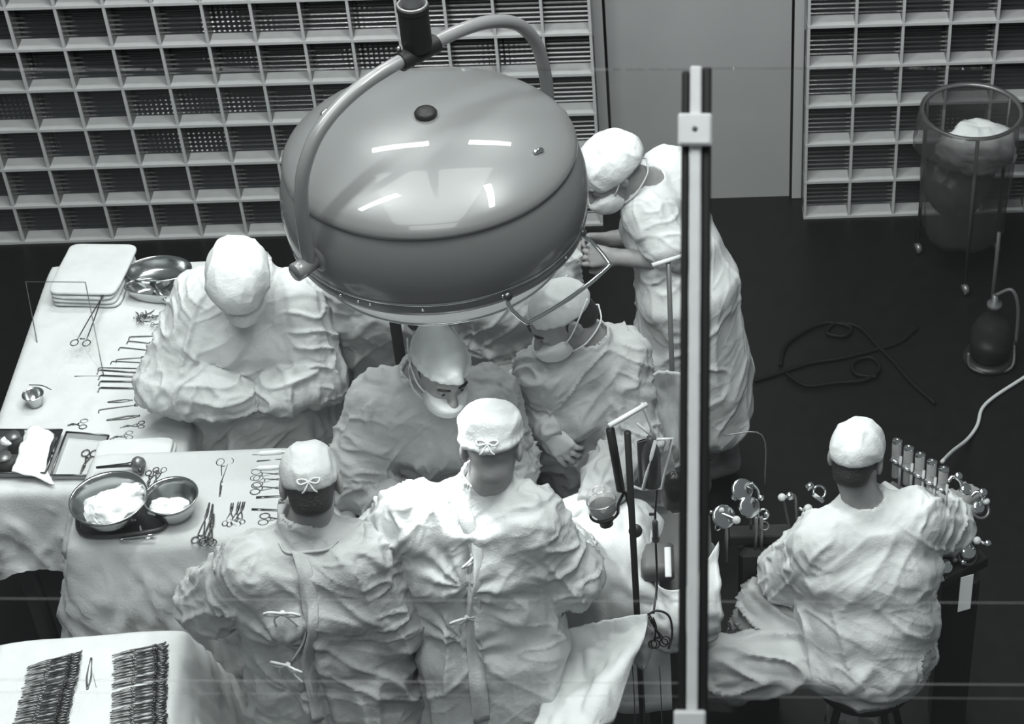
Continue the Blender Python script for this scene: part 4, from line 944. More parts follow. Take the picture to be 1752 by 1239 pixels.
def knife(L): return MB().box((L*.33, 0, 0), (L*.33, .004, .002), bev=.001).box((L*.80, 0, 0), (L*.16, .0045, .0008))
def hook(L): return MB().tube(spline([(0, 0, .001), (L*.5, 0, .003), (L*.93, 0, .003), (L, 0.004, .003), (L*1.0, .016, .002)], 5), .0019, 6).box((L*.04, 0, .002), (L*.05, .006, .003), bev=.002)
def retractor(L): return MB().box((L*.5, 0, .003), (L*.47, .0022, .002)).tube([(L*.98, 0, .003), (L, .004, .003), (L*.995, .022, .003)], .0022, 6).box((L*.03, 0, .003), (L*.05, .007, .003), bev=.002)
def scissor(L): return hemostat_mb(L, .0, 0.0, .0125)
flat('tissue_forceps', tweezer, (150, 1182), (157, 1126), ZF, 'thin tweezers lying between the two clamp rows on the front table', 'tweezers')
flat('surgical_needle', lambda L: MB().tube(spline([(0, 0, 0), (L*.5, .004, 0), (L, 0, 0)], 4), .0009, 5), (165, 1178), (161, 1135), ZF, 'thin wire needle beside the tweezers on the front table', 'needle')
# on the table with the bowls
flat('scissors', scissor, (386, 788), (376, 852), ZC, 'dark scissors lying alone right of the small bowl', 'scissors')
for i, (a, b) in enumerate((((340, 930), (360, 862)), ((352, 934), (366, 866)), ((357, 938), (368, 884)))):
    flat('hemostat', lambda L: hemostat_mb(L, 0, 0.002, .011), a, b, ZC, 'long clamp in the bundle of three near the sheet edge below the bowls', 'surgical clamp', 'bundle of three clamps by the bowls', lift=.005+.004*i)
for a, b in (((392, 900), (398, 862)), ((400, 902), (410, 860)), ((407, 898), (418, 860))):
    flat('towel_clamp', lambda L: hemostat_mb(L, .05, 0.0, .008), a, b, ZC, 'short clamp in the group of three beside the capped head with a grey cap', 'surgical clamp', 'three short clamps on the bowl table')
nm = ['topmost of', 'second of', 'third of', 'fourth of', 'fifth of', 'sixth of', 'seventh of', 'eighth of', 'ninth of']
its = [((500, 776), (432, 781), 'syringe'), ((500, 787), (408, 794), 'probe'), ((492, 803), (430, 806), 'syringe'), ((432, 815), (500, 812), 'hemostat'), ((436, 826), (500, 820), 'hemostat'), ((432, 838), (500, 836), 'hemostat'), ((500, 850), (436, 853), 'scalpel'), ((500, 876), (428, 873), 'probe'), ((446, 890), (500, 890), 'hemostat')]
def syringe_mb(L): return MB().lathe((0, 0, .006), [(.009, 0), (.009, .004), (.0035, .006), (.0035, L*.25), (.0075, L*.26), (.0075, L*.78), (.003, L*.82), (.001, L)], 14, axis=(1, 0, 0))
for (a, b, kd), w_ in zip(its, nm):
    f_ = {'syringe': syringe_mb, 'probe': knife, 'hemostat': lambda L: hemostat_mb(L, 0, .004, .012), 'scalpel': knife}[kd]
    flat(kd, f_, a, b, ZC, 'the %s the instruments in a column left of the grey capped head: %s' % (w_, kd), kd, 'column of instruments on the bowl table', GAUZE if kd == 'syringe' else STEEL_DARK)

def bowl(name, c, r, h, label, m=STEEL, foot=True, sx=1.0, cat='bowl', group=None, th=.002):
    t = thing(name, c, label, cat, group)
    rb = r*.62
    MB().lathe(c, [(0, .003), (rb*.8, .003), (rb, .010), (r*.80, h*.40), (r*.93, h*.75), (r, h-.003), (r+.006, h), (r+.006, h-.004), (r+.001, h-.007), (r*.94+.001, h*.74), (r*.81+.002, h*.38), (rb+.003, .006), (rb*.8, 0), (0, 0)], 48, sx=sx, ax=(1, 0, 0)).build('basin', m, t)
    return t
tr = thing('tray', at(215, 905, ZC), 'dark rimmed steel tray under the large bowl', 'tray')
tc = [at(133, 880, ZC), at(150, 925, ZC), at(272, 915, ZC), at(283, 890, ZC), at(262, 868, ZC), at(150, 845, ZC)]
cx_ = sum(tc)/6
ol = [p for p in spline(tc+[tc[0]], 6)][:-1]
MB().tube([p+[0, 0, .022] for p in ol], .0062, 8, closed=True).build('rim', DARKGREY, tr)
V = []; F = []; n = len(ol)
for sc_, z_ in ((1.0, .022), (.965, .008), (.93, .006)):
    V += [cx_+(p-cx_)*sc_+[0, 0, z_] for p in ol]
V.append(cx_+[0, 0, .006])
for k in range(2):
    for i in range(n): F.append((k*n+i, k*n+(i+1) % n, k*n+n+(i+1) % n, k*n+n+i))
for i in range(n): F.append((2*n+i, 2*n+(i+1) % n, 3*n))
link_mesh('tray_floor', V, F, STEEL_DARK, tr)
hb = [at(268, 922, ZC)+[0, 0, .02], at(215, 926, ZC)+[0, 0, .012], at(212, 930, ZC)+[0, 0, .012], at(265, 928, ZC)+[0, 0, .02]]
MB().tube(spline(hb, 4), .003, 6).build('handle', CHROME, tr)
b1 = at(196, 905, ZC)+[0, .02, .03]
bowl('bowl', b1, .112, .085, 'large steel bowl heaped with white gauze on the dark tray')
b2 = at(300, 888, ZC)+[0, .012, .006]
bowl('bowl', b2, .078, .085, 'smaller steel bowl with gauze, right of the large bowl')
def lump(name, c, r, m, label, cat, group=None, seed=1, amp=.3, parent=None):
    n1, n2 = 34, 22; V = []
    for j in range(n2+1):
        for i in range(n1):
            th = math.pi*j/n2; ph = 2*math.pi*i/n1; V.append((math.sin(th)*math.cos(ph), math.sin(th)*math.sin(ph), math.cos(th)))
    V = np.array(V); d = 1+amp*0.55*ridge(V*1.5+seed, seed)+amp*0.4*ridge(V*3.3+seed, seed+1)
    W = V*d[:, None]*np.array(r); I = np.arange((n2+1)*n1).reshape(n2+1, n1); J = np.roll(I, -1, 1)
    F = np.stack([I[:-1], I[1:], J[1:], J[:-1]], -1).reshape(-1, 4)
    o = link_mesh(name, W+np.array(c), F, m, parent)
    return tag(o, label, cat, group)
lump('gauze_heap', b1+[0.012, -.005, .055], (.075, .07, .042), GAUZE, 'large heap of white gauze in the large bowl', 'gauze', seed=3, amp=.32)
lump('gauze_pad', b1+[0.055, .045, .062], (.036, .03, .026), GAUZE, 'small folded gauze pad leaning on the far wall of the large bowl', 'gauze', seed=5, amp=.28)
for k, (x0, y0) in enumerate(((-.05, -.045), (-.03, -.06))):
    tag(tube_obj('rubber_catheter', spline([b1+[x0-.02, y0+.045, .06], b1+[x0-.015, y0+.01, .07], b1+[x0+.01, y0-.012, .045], b1+[x0+.05, y0-.008, .04]], 6), .0034, GAUZE), 'pale rubber tube looped at the near wall of the large bowl', 'tube', 'tubes in the large bowl')
lump('gauze_roll', b2+[-.028, -.020, .062], (.035, .022, .020), GAUZE, 'white gauze roll over the left rim of the smaller bowl', 'gauze', seed=7, amp=.22)
lump('gauze_roll', b2+[.016, -.015, .055], (.034, .026, .020), GAUZE, 'white gauze in the middle of the smaller bowl', 'gauze', seed=9, amp=.25)
lump('gauze_roll', b2+[-.010, -.050, .062], (.052, .013, .012), GAUZE, 'long white gauze strip along the near rim of the smaller bowl', 'gauze', seed=11, amp=.16)
# bulb syringe and clamps between the bowls
sb = thing('bulb_syringe', at(238, 806, ZC), 'dark rubber bulb syringe lying behind the two bowls', 'syringe')
a, b = at(240, 806, ZC)+[0, 0, .03], at(168, 812, ZC)+[0, 0, .03]
lump('bulb', a, (.0235, .0235, .026), MIDGREY, None, None, seed=2, amp=.03, parent=sb)
MB().tube([a, a+(b-a)*.25, a+(b-a)*.3, b], [.012, .0085, .0075, .004], 12).build('nozzle', STEEL_DARK, sb)
MB().tube([a, a+[0.012, -.03, -.012]], [.011, .009], 12).build('neck', STEEL_DARK, sb)
for k, (p0, p1) in enumerate((((275, 803), (262, 838)), ((262, 808), (252, 835)))):
    flat('hemostat', lambda L: hemostat_mb(L, .03, .003, .009), p0, p1, ZC, ('right' if k == 0 else 'left')+' clamp of the two standing between the bowls', 'surgical clamp', 'two clamps between the bowls')

# on the long instrument table
def towel_stack(label, quad, z, n, m=WHITE, th=.013, name='folded_towel', group=None, lab2=None, seed=1):
    q = [at(*p, z) for p in quad]; cen = sum(q)/4
    for k in range(n):
        zz = z+.006+th*k; C_ = [cen+(p-cen)*(1-.012*k*((-1)**k))+[0.004*math.sin(k*2.1+seed), .004*math.cos(k*1.7), 0] for p in q]
        mb = MB(); ex = nrm((C_[1]-C_[0])*[1, 1, 0]); ey = nrm((C_[3]-C_[0])*[1, 1, 0]); w2 = np.linalg.norm(C_[1]-C_[0])/2; h2 = np.linalg.norm(C_[3]-C_[0])/2
        cc = sum(C_)/4; cc[2] = zz+th*.48; ez = np.array([0, 0, 1.0]); ey = np.cross(ez, ex)
        n1, n2 = 96, 16; P_ = []
        sg = lambda v, e_: np.sign(v)*np.abs(v)**e_
        for j_ in range(n2+1):
            v_ = -math.pi/2+math.pi*j_/n2
            for i_ in range(n1):
                u_ = 2*math.pi*i_/n1; P_.append((sg(math.cos(v_), .25)*sg(math.cos(u_), .22)*w2, sg(math.cos(v_), .25)*sg(math.sin(u_), .22)*h2, sg(math.sin(v_), .6)*th*.52))
        P_ = np.array(P_); P_[:, 2] += .0022*ridge(P_*np.array([14, 14, 0])+k*7+seed, 90); P_[:, :2] *= (1+.03*vnoise(P_*9+k*5+seed, 91))[:, None]
        W_ = cc+P_[:, :1]*ex+P_[:, 1:2]*ey+P_[:, 2:]*ez; I_ = np.arange((n2+1)*n1).reshape(n2+1, n1); J_ = np.roll(I_, -1, 1)
        o = link_mesh(name, W_, np.stack([I_[:-1], J_[:-1], J_[1:], I_[1:]], -1).reshape(-1, 4), m)
        tag(o, (lab2[k] if lab2 else label), 'towel', group)
towel_stack('', ((98, 527), (212, 530), (226, 455), (122, 445)), ZA, 4, lab2=['bottom towel of the folded white pile at the far end of the long table', 'second towel from the bottom of the folded white pile at the far end', 'third towel from the bottom of the folded white pile at the far end', 'top towel of the folded white pile, under the long forceps tip'], th=.019, group='folded towels at the far end')
towel_stack('', ((168, 812), (296, 806), (296, 768), (182, 772)), ZA+.03, 2, lab2=['lower of the two folded white towels behind the bulb syringe', 'upper of the two folded white towels behind the bulb syringe'], th=.024, seed=3, group='folded towels behind the bowls')
def kidney(name, c, rx, ry, h, label, rot=0.0, bend=.35):
    n = 48; mb = MB(); V = []; F = []
    prof = [(0.0, .002), (.70, .002), (.82, .010), (.95, h*.7), (1.0, h), (1.03, h+.001), (1.03, h-.003), (.96, h*.65), (.83, .006), (.7, -.001), (0, -.001)]
    for (r, z) in prof:
        for i in range(n):
            a_ = 2*math.pi*i/n; x = rx*r*math.cos(a_); y = ry*r*math.sin(a_); y += bend*ry*((x/rx)**2)*-1+bend*ry*.4
            V.append(np.array(c)+[x*math.cos(rot)-y*math.sin(rot), x*math.sin(rot)+y*math.cos(rot), z])
    for k in range(len(prof)-1):
        for i in range(n): F.append((k*n+i, k*n+(i+1) % n, k*n+n+(i+1) % n, k*n+n+i))
    mb.add(V, F); return tag(mb.build(name, STEEL), label, 'basin')
kidney('kidney_basin', at(276, 486, ZA)+[0, .01, .008], .118, .075, .055, 'rear curved steel basin beside the folded towel pile', bend=.1)
kidney('kidney_basin', at(270, 512, ZA)+[0.0, .0, .008], .108, .052, .050, 'front curved steel basin with a steel tube inside', rot=-.18, bend=.3)
tag(MB().tube([at(262, 504, ZA)+[0, 0, .045], at(288, 527, ZA)+[0, 0, .03]], .010, 14).build('steel_tube', STEEL), 'short steel tube leaning in the front curved basin', 'tube')
lf = flat('sponge_forceps', lambda L: hemostat_mb(L, .025, .012, .013), (138, 598), (200, 466), ZA+.045, 'long crossed forceps reaching onto the white towel pile', 'forceps', lift=.02)
for i in range(9):
    a = at(238+random.uniform(-4, 34), 545+random.uniform(-4, 18), ZA); o = again(protoH, 'small clip in the dark bunch below the curved basins', 'bunch of clips below the basins'); o['category'] = 'clip'
    an = random.uniform(-1.0, 2.2); put(o, a+[0, 0, .006+.002*i], (math.cos(an), math.sin(an), 0), (random.uniform(-.4, .4), random.uniform(-.4, .4), 1)); o.scale = (.34, .5, .6)
wl = 'retractor'
w5 = ['topmost', 'second', 'third', 'fourth', 'fifth', 'sixth']
for i, (a, b) in enumerate((((266, 577), (222, 579)), ((258, 590), (220, 586)), ((258, 602), (206, 597)), ((246, 614), (200, 618)), ((248, 623), (192, 621)), ((252, 633), (170, 632)))):
    flat('thin_retractor', hook, a, b, ZA, '%s of six thin hooked retractors beside the scrub gown sleeve' % w5[i], 'retractor', 'thin retractors on the long table')
for i, (a, b) in enumerate((((246, 641), (170, 636)), ((246, 648), (172, 645)), ((246, 656), (172, 655)), ((260, 668), (171, 666)))):
    flat('right_angle_retractor', retractor, a, b, ZA, '%s of four dark right-angled retractors in a neat row' % w5[i], 'retractor', 'right-angled retractors on the long table', zn=(0, .0, 1))
cup = thing('metal_cup', at(62, 694, ZA), 'small shiny steel cup near the left edge of the long table', 'cup')
MB().lathe(at(62, 694, ZA)+[0, 0, .007], [(.022, 0), (.026, .004), (.034, .042), (.036, .045), (.034, .046), (.031, .042), (.023, .006), (0, .005)], 32, cap=False).build('body', STEEL, cup)
MB().ring(at(62, 694, ZA)+[0, 0, .052], (0, 0, 1), .035, .0018, 32).build('rim', CHROME, cup)
ms = [((228, 687), (184, 690), tweezer, 'tissue_forceps', 'tweezers'), ((236, 695), (170, 704), hook, 'thin_retractor', 'retractor'), ((240, 713), (182, 721), tweezer, 'tissue_forceps', 'tweezers'), ((246, 728), (206, 733), lambda L: hemostat_mb(L, .01, .004, .008), 'hemostat', 'surgical clamp'), ((226, 746), (188, 752), lambda L: hemostat_mb(L, .02, .004, .009), 'hemostat', 'surgical clamp')]
for i, (a, b, f_, nm_, ct) in enumerate(ms):
    flat(nm_, f_, a, b, ZA, '%s of five instruments between the right-angled retractors and folded towels' % w5[i], ct, 'five instruments in front of the retractors')
flat('hemostat', lambda L: hemostat_mb(L, .06, .003, .010), (148, 727), (116, 729), ZA, 'open clamp lying alone right of the small steel cup', 'surgical clamp')
flat('suture_needle', lambda L: MB().tube(spline([(0, 0, 0), (L*.5, .010, 0), (L, 0, 0)], 4), .0014, 5), (50, 660), (88, 668), ZA, 'thin needle behind the small steel cup', 'needle')
# two open trays at the near left of the long table
def open_tray(c4, z, h, label, pm=MIDGREY):
    q = [at(*p, z) for p in c4]; t = thing('instrument_tray', sum(q)/4, label, 'tray'); cc = sum(q)/4
    V = []; F = []
    for sc_, zz in ((1.03, h), (1.0, h), (.97, .003), (0.0, .003)): V += [cc+(p-cc)*sc_+[0, 0, zz+.006] for p in q]
    for k in range(3):
        for i in range(4): F.append((k*4+i, k*4+(i+1) % 4, k*4+4+(i+1) % 4, k*4+4+i))
    link_mesh('pan', V, F, pm, t, smooth=False)
    mb = MB()
    for i in range(4): mb.tube([cc+(q[i]-cc)*1.03+[0, 0, h+.006], cc+(q[(i+1) % 4]-cc)*1.03+[0, 0, h+.006]], .0035, 8)
    mb.build('rim', STEEL_DARK, t); return cc
open_tray(((-60, 822), (80, 822), (108, 750), (-30, 750)), ZA, .03, 'left steel tray holding a white cloth and dark jars')
open_tray(((92, 824), (165, 824), (188, 758), (118, 752)), ZA, .025, 'narrow pale tray with a pair of forceps beside the folded towels', SHEET)
g = [[at(x, y, ZA)+[0, 0, z_] for x, y, z_ in r] for r in (((46, 750, .035), (66, 748, .05), (86, 752, .045), (96, 756, .03)), ((44, 770, .045), (62, 770, .06), (82, 775, .055), (90, 782, .04)), ((34, 800, .045), (52, 800, .055), (70, 806, .05), (84, 812, .035)), ((26, 824, .04), (44, 828, .04), (62, 830, .04), (96, 838, .02)))]
tag(cloth_patch('gauze_cloth', g, GAUZE, k=8, seed=50, amp=.005, freq=18), 'white cloth lying folded across the left steel tray', 'cloth')
for (px, py, r, lab) in ((30, 764, .026, 'dark ribbed jar at the back of the left steel tray'), (14, 800, .030, 'dark jar at the front of the left steel tray')):
    c = at(px, py+8, ZA); j = thing('jar', c, lab, 'jar')
    MB().lathe(c+[0, 0, .010], [(r*.9, 0), (r, .004), (r, .042), (r*.85, .05), (r*.85, .056), (0, .056)], 24).build('body', DARKGREY, j); MB().lathe(c+[0, 0, .066], [(r*.88, 0), (r*.88, .008), (0, .010)], 24).build('lid', MIDGREY, j)
lump('cotton_ball', at(20, 776, ZA)+[0, 0, .055], (.022, .018, .016), GAUZE, 'white cotton ball between the two dark jars', 'cotton', seed=13, amp=.2)
flat('dressing_forceps', scissor, (156, 773), (138, 812), ZA+.01, 'slim forceps lying in the narrow pale tray', 'forceps')
flat('scalpel', knife, (98, 758), (88, 788), ZA+.045, 'dark flat blade at the right side of the left steel tray', 'scalpel', lift=.01)
# wire outline at the far left, added to stand for a window reflection
wf = thing('reflection_wires', at(170, 640, ZA), 'thin wire outline of a window reflection over the left edge of the long table', 'stand')
h_ = .20
p1, p2, p3, p4 = at(70, 600, ZA), at(66, 596, ZA), at(178, 640, ZA), at(125, 642, ZA)
t1, t2 = at(44, 482, ZA+.15), at(146, 483, ZA+.20)
MB().tube([at(64, 588, ZA)+[0, 0, .005], t1, t2, at(178, 645, ZA)+[0, 0, .005], at(128, 646, ZA)+[0, 0, .005]], .0019, 6).build('wire', MIDGREY, wf)

# ------------------------------------------------------------------ stands, bottles and tubes at the head end
def T(p, dz): return np.array(p)+[0, 0, dz]
s0 = at(1090, 1050, 1.0); s0[2] = 0
st = thing('infusion_stand', s0, 'black infusion stand carrying the glass drip bottle right of centre', 'stand')
MB().tube([s0+[0, 0, .05], s0+[0, 0, 1.725]], .0098, 14).build('pole', BLACKMETAL, st)
tl, trr = at(1042, 729, 1.725), at(1106, 692, 1.725)
MB().tube([tl, trr], .0075, 10).build('crossbar', ALU, st)
MB().tube([at(1044, 735, 1.70), at(1062, 838, 1.47)], .0125, 12).build('hanging_rod', BLACKMETAL, st)
MB().tube([at(1062, 838, 1.47), at(1072, 846, 1.44), s0+[0, 0, 1.41]], .006, 8).build('clamp_arm', BLACKMETAL, st)
MB().lathe(at(1088, 907, 1.32)-CF*.02, [(.010, 0), (.019, .004), (.020, .012), (.017, .016), (0, .017)], 24, axis=-CF).build('knob', BLACK, st)
for a_ in (0.4, 2.5, 4.6): MB().tube(spline([s0+[0, 0, .10], s0+[.12*math.cos(a_), .12*math.sin(a_), .06], s0+[.25*math.cos(a_), .25*math.sin(a_), .02]], 5), .011, 10).build('leg', BLACKMETAL, st)
bt = at(1030, 862, 1.36); bo = thing('drip_bottle', bt, 'upturned glass drip bottle with black stopper hung by the infusion stand', 'bottle')
axb_ = nrm(np.array(at(1021, 838, 1.42))-np.array(at(1036, 905, 1.28)))
MB().lathe(bt, [(.016, -.062), (.018, -.050), (.034, -.040), (.041, -.025), (.042, .015), (.040, .035), (.030, .052), (.012, .060), (0, .061)], 40, axis=axb_, cap=False).build('glass', THINGLASS, bo)
MB().lathe(bt, [(.0, -.036), (.030, -.036), (.037, -.026), (.039, -.004), (0, -.004)], 40, axis=axb_).build('fluid', mat('dark_fluid', .06, .1), bo)
MB().ring(bt-axb_*.036, axb_, .040, .0042, 36, 8).build('holder_ring', BLACKMETAL, bo)
MB().ring(bt+axb_*.05, axb_, .018, .0025, 24, 8).build('bail', CHROME, bo)
MB().ring(bt+axb_*.012, axb_, .0425, .0016, 36, 6).build('rim', CHROME, bo)
MB().lathe(bt-axb_*.040, [(.020, 0), (.024, -.008), (.024, -.020), (.020, -.024), (.020, -.036), (0, -.036)], 28, axis=axb_).build('stopper', BLACK, bo)
MB().tube([bt-axb_*.036+[.04, 0, 0], at(1058, 862, 1.40), at(1066, 846, 1.45)], .0045, 8).build('bracket', BLACKMETAL, bo)
# wire cage with dark flask
cg = thing('bottle_cage', at(1115, 835, 1.35), 'bent wire cage around a dark flask beside the infusion stand', 'cage')
cw = MB()
q0 = [at(1098, 690, 1.72), at(1122, 752, 1.60), at(1146, 750, 1.60)]
cw.tube(spline(q0[:2], 4), .0045, 6); cw.tube([at(1122, 752, 1.60), at(1100, 838, 1.40), at(1080, 832, 1.40)], .0055, 8); cw.tube([at(1122, 752, 1.60), at(1150, 750, 1.60), at(1132, 836, 1.40), at(1100, 838, 1.40)], .0042, 8); cw.tube([at(1090, 725, 1.66), at(1122, 752, 1.60)], .0040, 6)
cw.build('wire', ALU, cg)
MB().lathe(at(1116, 830, 1.40), [(.020, 0), (.026, .006), (.027, .12), (.020, .15), (.011, .165), (.011, .185), (0, .186)], 28).build('flask', DARKGREY, cg)
MB().box(at(1100, 790, 1.45), (.018, .004, .085), frame_of((.5, .8, .1))[::-1] if False else ((.8, .3, .0), (-.3, .8, 0), (0, 0, 1)), .004).build('plate', GREYBOX, cg, smooth=False)
bag = lump('breathing_bag', at(1153, 842, 1.22), (.040, .034, .075), BLACK, 'black rubber breathing bag half hidden behind the window bar', 'bag', seed=21, amp=.14)
dt = thing('drip_line', at(1122, 905, 1.28), 'thin dark drip tube with a glass chamber hanging right of the infusion stand', 'tube')
MB().tube(spline([at(1124, 838, 1.40), at(1121, 880, 1.30), at(1122, 930, 1.20), at(1124, 1000, 1.06), at(1118, 1050, 1.02)], 6), .0034, 8).build('hose', BLACK, dt)
MB().lathe(at(1122, 925, 1.22), [(.004, -.01), (.011, 0), (.012, .008), (.006, .014), (.009, .018), (.009, .075), (.004, .085)], 18).build('chamber', DARKGREY, dt)
MB().box(at(1116, 880, 1.30), (.010, .004, .004), bev=.002).build('pinch_clip', BLACK, dt)
# clamps knotted at the sheet corner
for i, (a, b) in enumerate((((1112, 1052), (1132, 1104)), ((1118, 1056), (1127, 1106)))):
    pa, pb = at(*a, 1.03), at(*b, .92); o = hemostat_mb(np.linalg.norm(pb-pa), .04, .004, .012).build('hemostat', BLACKMETAL); tag(o, ('front' if i else 'rear')+' of two dark clamps gripping the sheet corner below the drip tube', 'surgical clamp', 'clamps on the sheet corner'); put(o, pb, pa-pb, -CF)
tag(tube_obj('rubber_tube', spline([at(1108, 1052, 1.04), at(1125, 1045, 1.05), at(1145, 1055, 1.03), at(1150, 1085, .97), at(1144, 1110, .93)], 6), .0036, BLACK), 'black rubber tube looping from the clamped sheet corner', 'tube')
for i, (px, w_) in enumerate(((1082, 'left'), (1098, 'middle'), (1128, 'right'))):
    tag(tube_obj('thread', spline([at(px, 1140, .85), at(px+3, 1190, .72), at(px+5, 1250, .6)], 5), .0016, DARKGREY), '%s one of three thin cords hanging below the towel' % w_, 'cord', 'thin cords below the towel')
hd = thing('head_rest', at(1122, 965, 1.0), 'dark padded head rest with a pale strap beside the drape', 'head rest')
MB().box(at(1125, 962, 1.02), (.050, .060, .035), bev=.015).build('pad', GREYBOX, hd, smooth=True)
MB().box(at(1143, 965, 1.04)+[0, -.01, .018], (.010, .062, .004), bev=.003).build('strap', ALU, hd)
# pole behind, T top
p0 = at(1150, 640, 1.0); p0[2] = 0
sp_ = thing('screen_pole', p0, 'thin pole with pale T-shaped top beside the bending nurse', 'pole')
ph = at(1144, 448, 1.47); pt = np.array([p0[0], p0[1], 1.47])
MB().tube([p0+[0, 0, .01], pt], .0085, 12).build('post', MIDGREY, sp_)
MB().tube([at(1116, 454, 1.48), at(1168, 438, 1.48)], .0075, 10).build('crossbar', ALU, sp_)
MB().lathe(p0, [(.10, 0), (.10, .012), (.03, .03), (.012, .04)], 28).build('base', GREYBOX, sp_)
# black post with clamp behind the surgeon facing us
p0 = at(683, 600, 1.2); p0[2] = 0
ps = thing('instrument_stand', p0, 'thick black post with a round knob, under the lamp behind the surgeon', 'stand')
MB().tube([p0+[0, 0, .03], p0+[0, 0, 1.62]], .0185, 18).build('post', BLACKMETAL, ps)
kn = at(709, 553, 1.40)
MB().tube([np.array([p0[0], p0[1], 1.42]), kn], .007, 10).build('clamp_arm', CHROME, ps)
MB().lathe(kn, [(.012, -.006), (.0225, -.003), (.0225, .007), (.016, .010), (0, .011)], 28, axis=-CF+np.array([.3, 0, 0])).build('knob', BLACK, ps)
MB().tube(spline([kn+[.01, 0, .03], at(722, 540, 1.42), at(735, 560, 1.38)], 5), .004, 8).build('wing_screw', ALU, ps)
MB().lathe(p0, [(.15, 0), (.15, .012), (.04, .03), (.02, .05)], 28).build('base', GREYBOX, ps)

# ------------------------------------------------------------------ pump and gas fittings on the right
fm = thing('flowmeter_bank', at(1565, 850, 1.0), 'slanting bank of five glass cylinders in front of the seated attendant', 'flowmeter')
dirb = at(1608, 884, .98)-at(1530, 836, .98)
ex = nrm(dirb); ey = nrm(np.cross((0, 0, 1), ex))
MB().box((at(1530, 836, .98)+at(1608, 884, .98))/2, (np.linalg.norm(dirb)/2+.02, .016, .012), (ex, ey, (0, 0, 1)), .003).build('base_bar', MIDGREY, fm, smooth=False)
MB().box((at(1530, 836, .98)+at(1608, 884, .98))/2+[0, 0, .115], (np.linalg.norm(dirb)/2+.02, .010, .004), (ex, ey, (0, 0, 1)), .002).build('middle_bar', DARKGREY, fm, smooth=False)
for i in range(5):
    b = at(1530, 836, .98)+dirb*(i/4)
    MB().lathe(b+[0, 0, .125], [(.015, 0), (.0155, .003), (.0155, .075), (.0135, .078), (.0135, .004)], 24, cap=False).build('glass_cylinder', THINGLASS, fm)
    MB().lathe(b+[0, 0, .121], [(.017, 0), (.017, .006), (.006, .008)], 20).lathe(b+[0, 0, .200], [(.0155, 0), (.016, .005), (.006, .008), (.006, .014), (0, .015)], 20).build('end_cap', CHROME, fm)
    MB().lathe(b+[0, 0, .055], [(.012, 0), (.012, .055), (.010, .058)], 20).build('lower_glass', THINGLASS, fm)
    MB().tube([b+[.012, -.014, .0], b+[.012, -.014, .15]], .0045, 8).build('post', ALU, fm)
MB().box(at(1520, 838, 1.02)-[0, .02, 0], (.035, .02, .028), (ex, ey, (0, 0, 1)), .006).build('white_block', WHITE, fm)
def fitting(name, spec, label, cat, base, root=None):
    r = thing(name, base, label, cat) if root is None else root
    for kind, px, py, z, a1, a2, m, nm_ in spec:
        c = at(px, py, z)
        if kind == 'ring': MB().ring(c, a2, a1, a1*.14+.0012, 28, 8).build(nm_, m, r)
        if kind == 'dial':
            g_ = MB().lathe(c, [(a1, -.008), (a1*1.05, 0), (a1*1.05, .006), (a1*.9, .008)], 28, axis=a2).build(nm_, m, r)
            MB().lathe(c, [(a1*.9, .0065), (0, .0065)], 28, axis=a2, cap=False).build('face', DARKGREY, g_)
        if kind == 'knob': MB().lathe(c, [(a1*.5, -.012), (a1, -.008), (a1*1.05, .002), (a1*.8, .008), (0, .009)], 20, axis=a2).build(nm_, m, r)
        if kind == 'pipe': MB().tube(spline([at(*p) for p in a1], 5) if len(a1) > 2 else [at(*p) for p in a1], a2, 10).build(nm_, m, r)
        if kind == 'block': MB().box(c, a1, a2, .004).build(nm_, m, r, smooth=False)
    return r
UP = (0, 0, 1); VW = -CF; TL = -CF+np.array([.4, 0, .3])
ID = ((1, 0, 0), (0, 1, 0), (0, 0, 1))
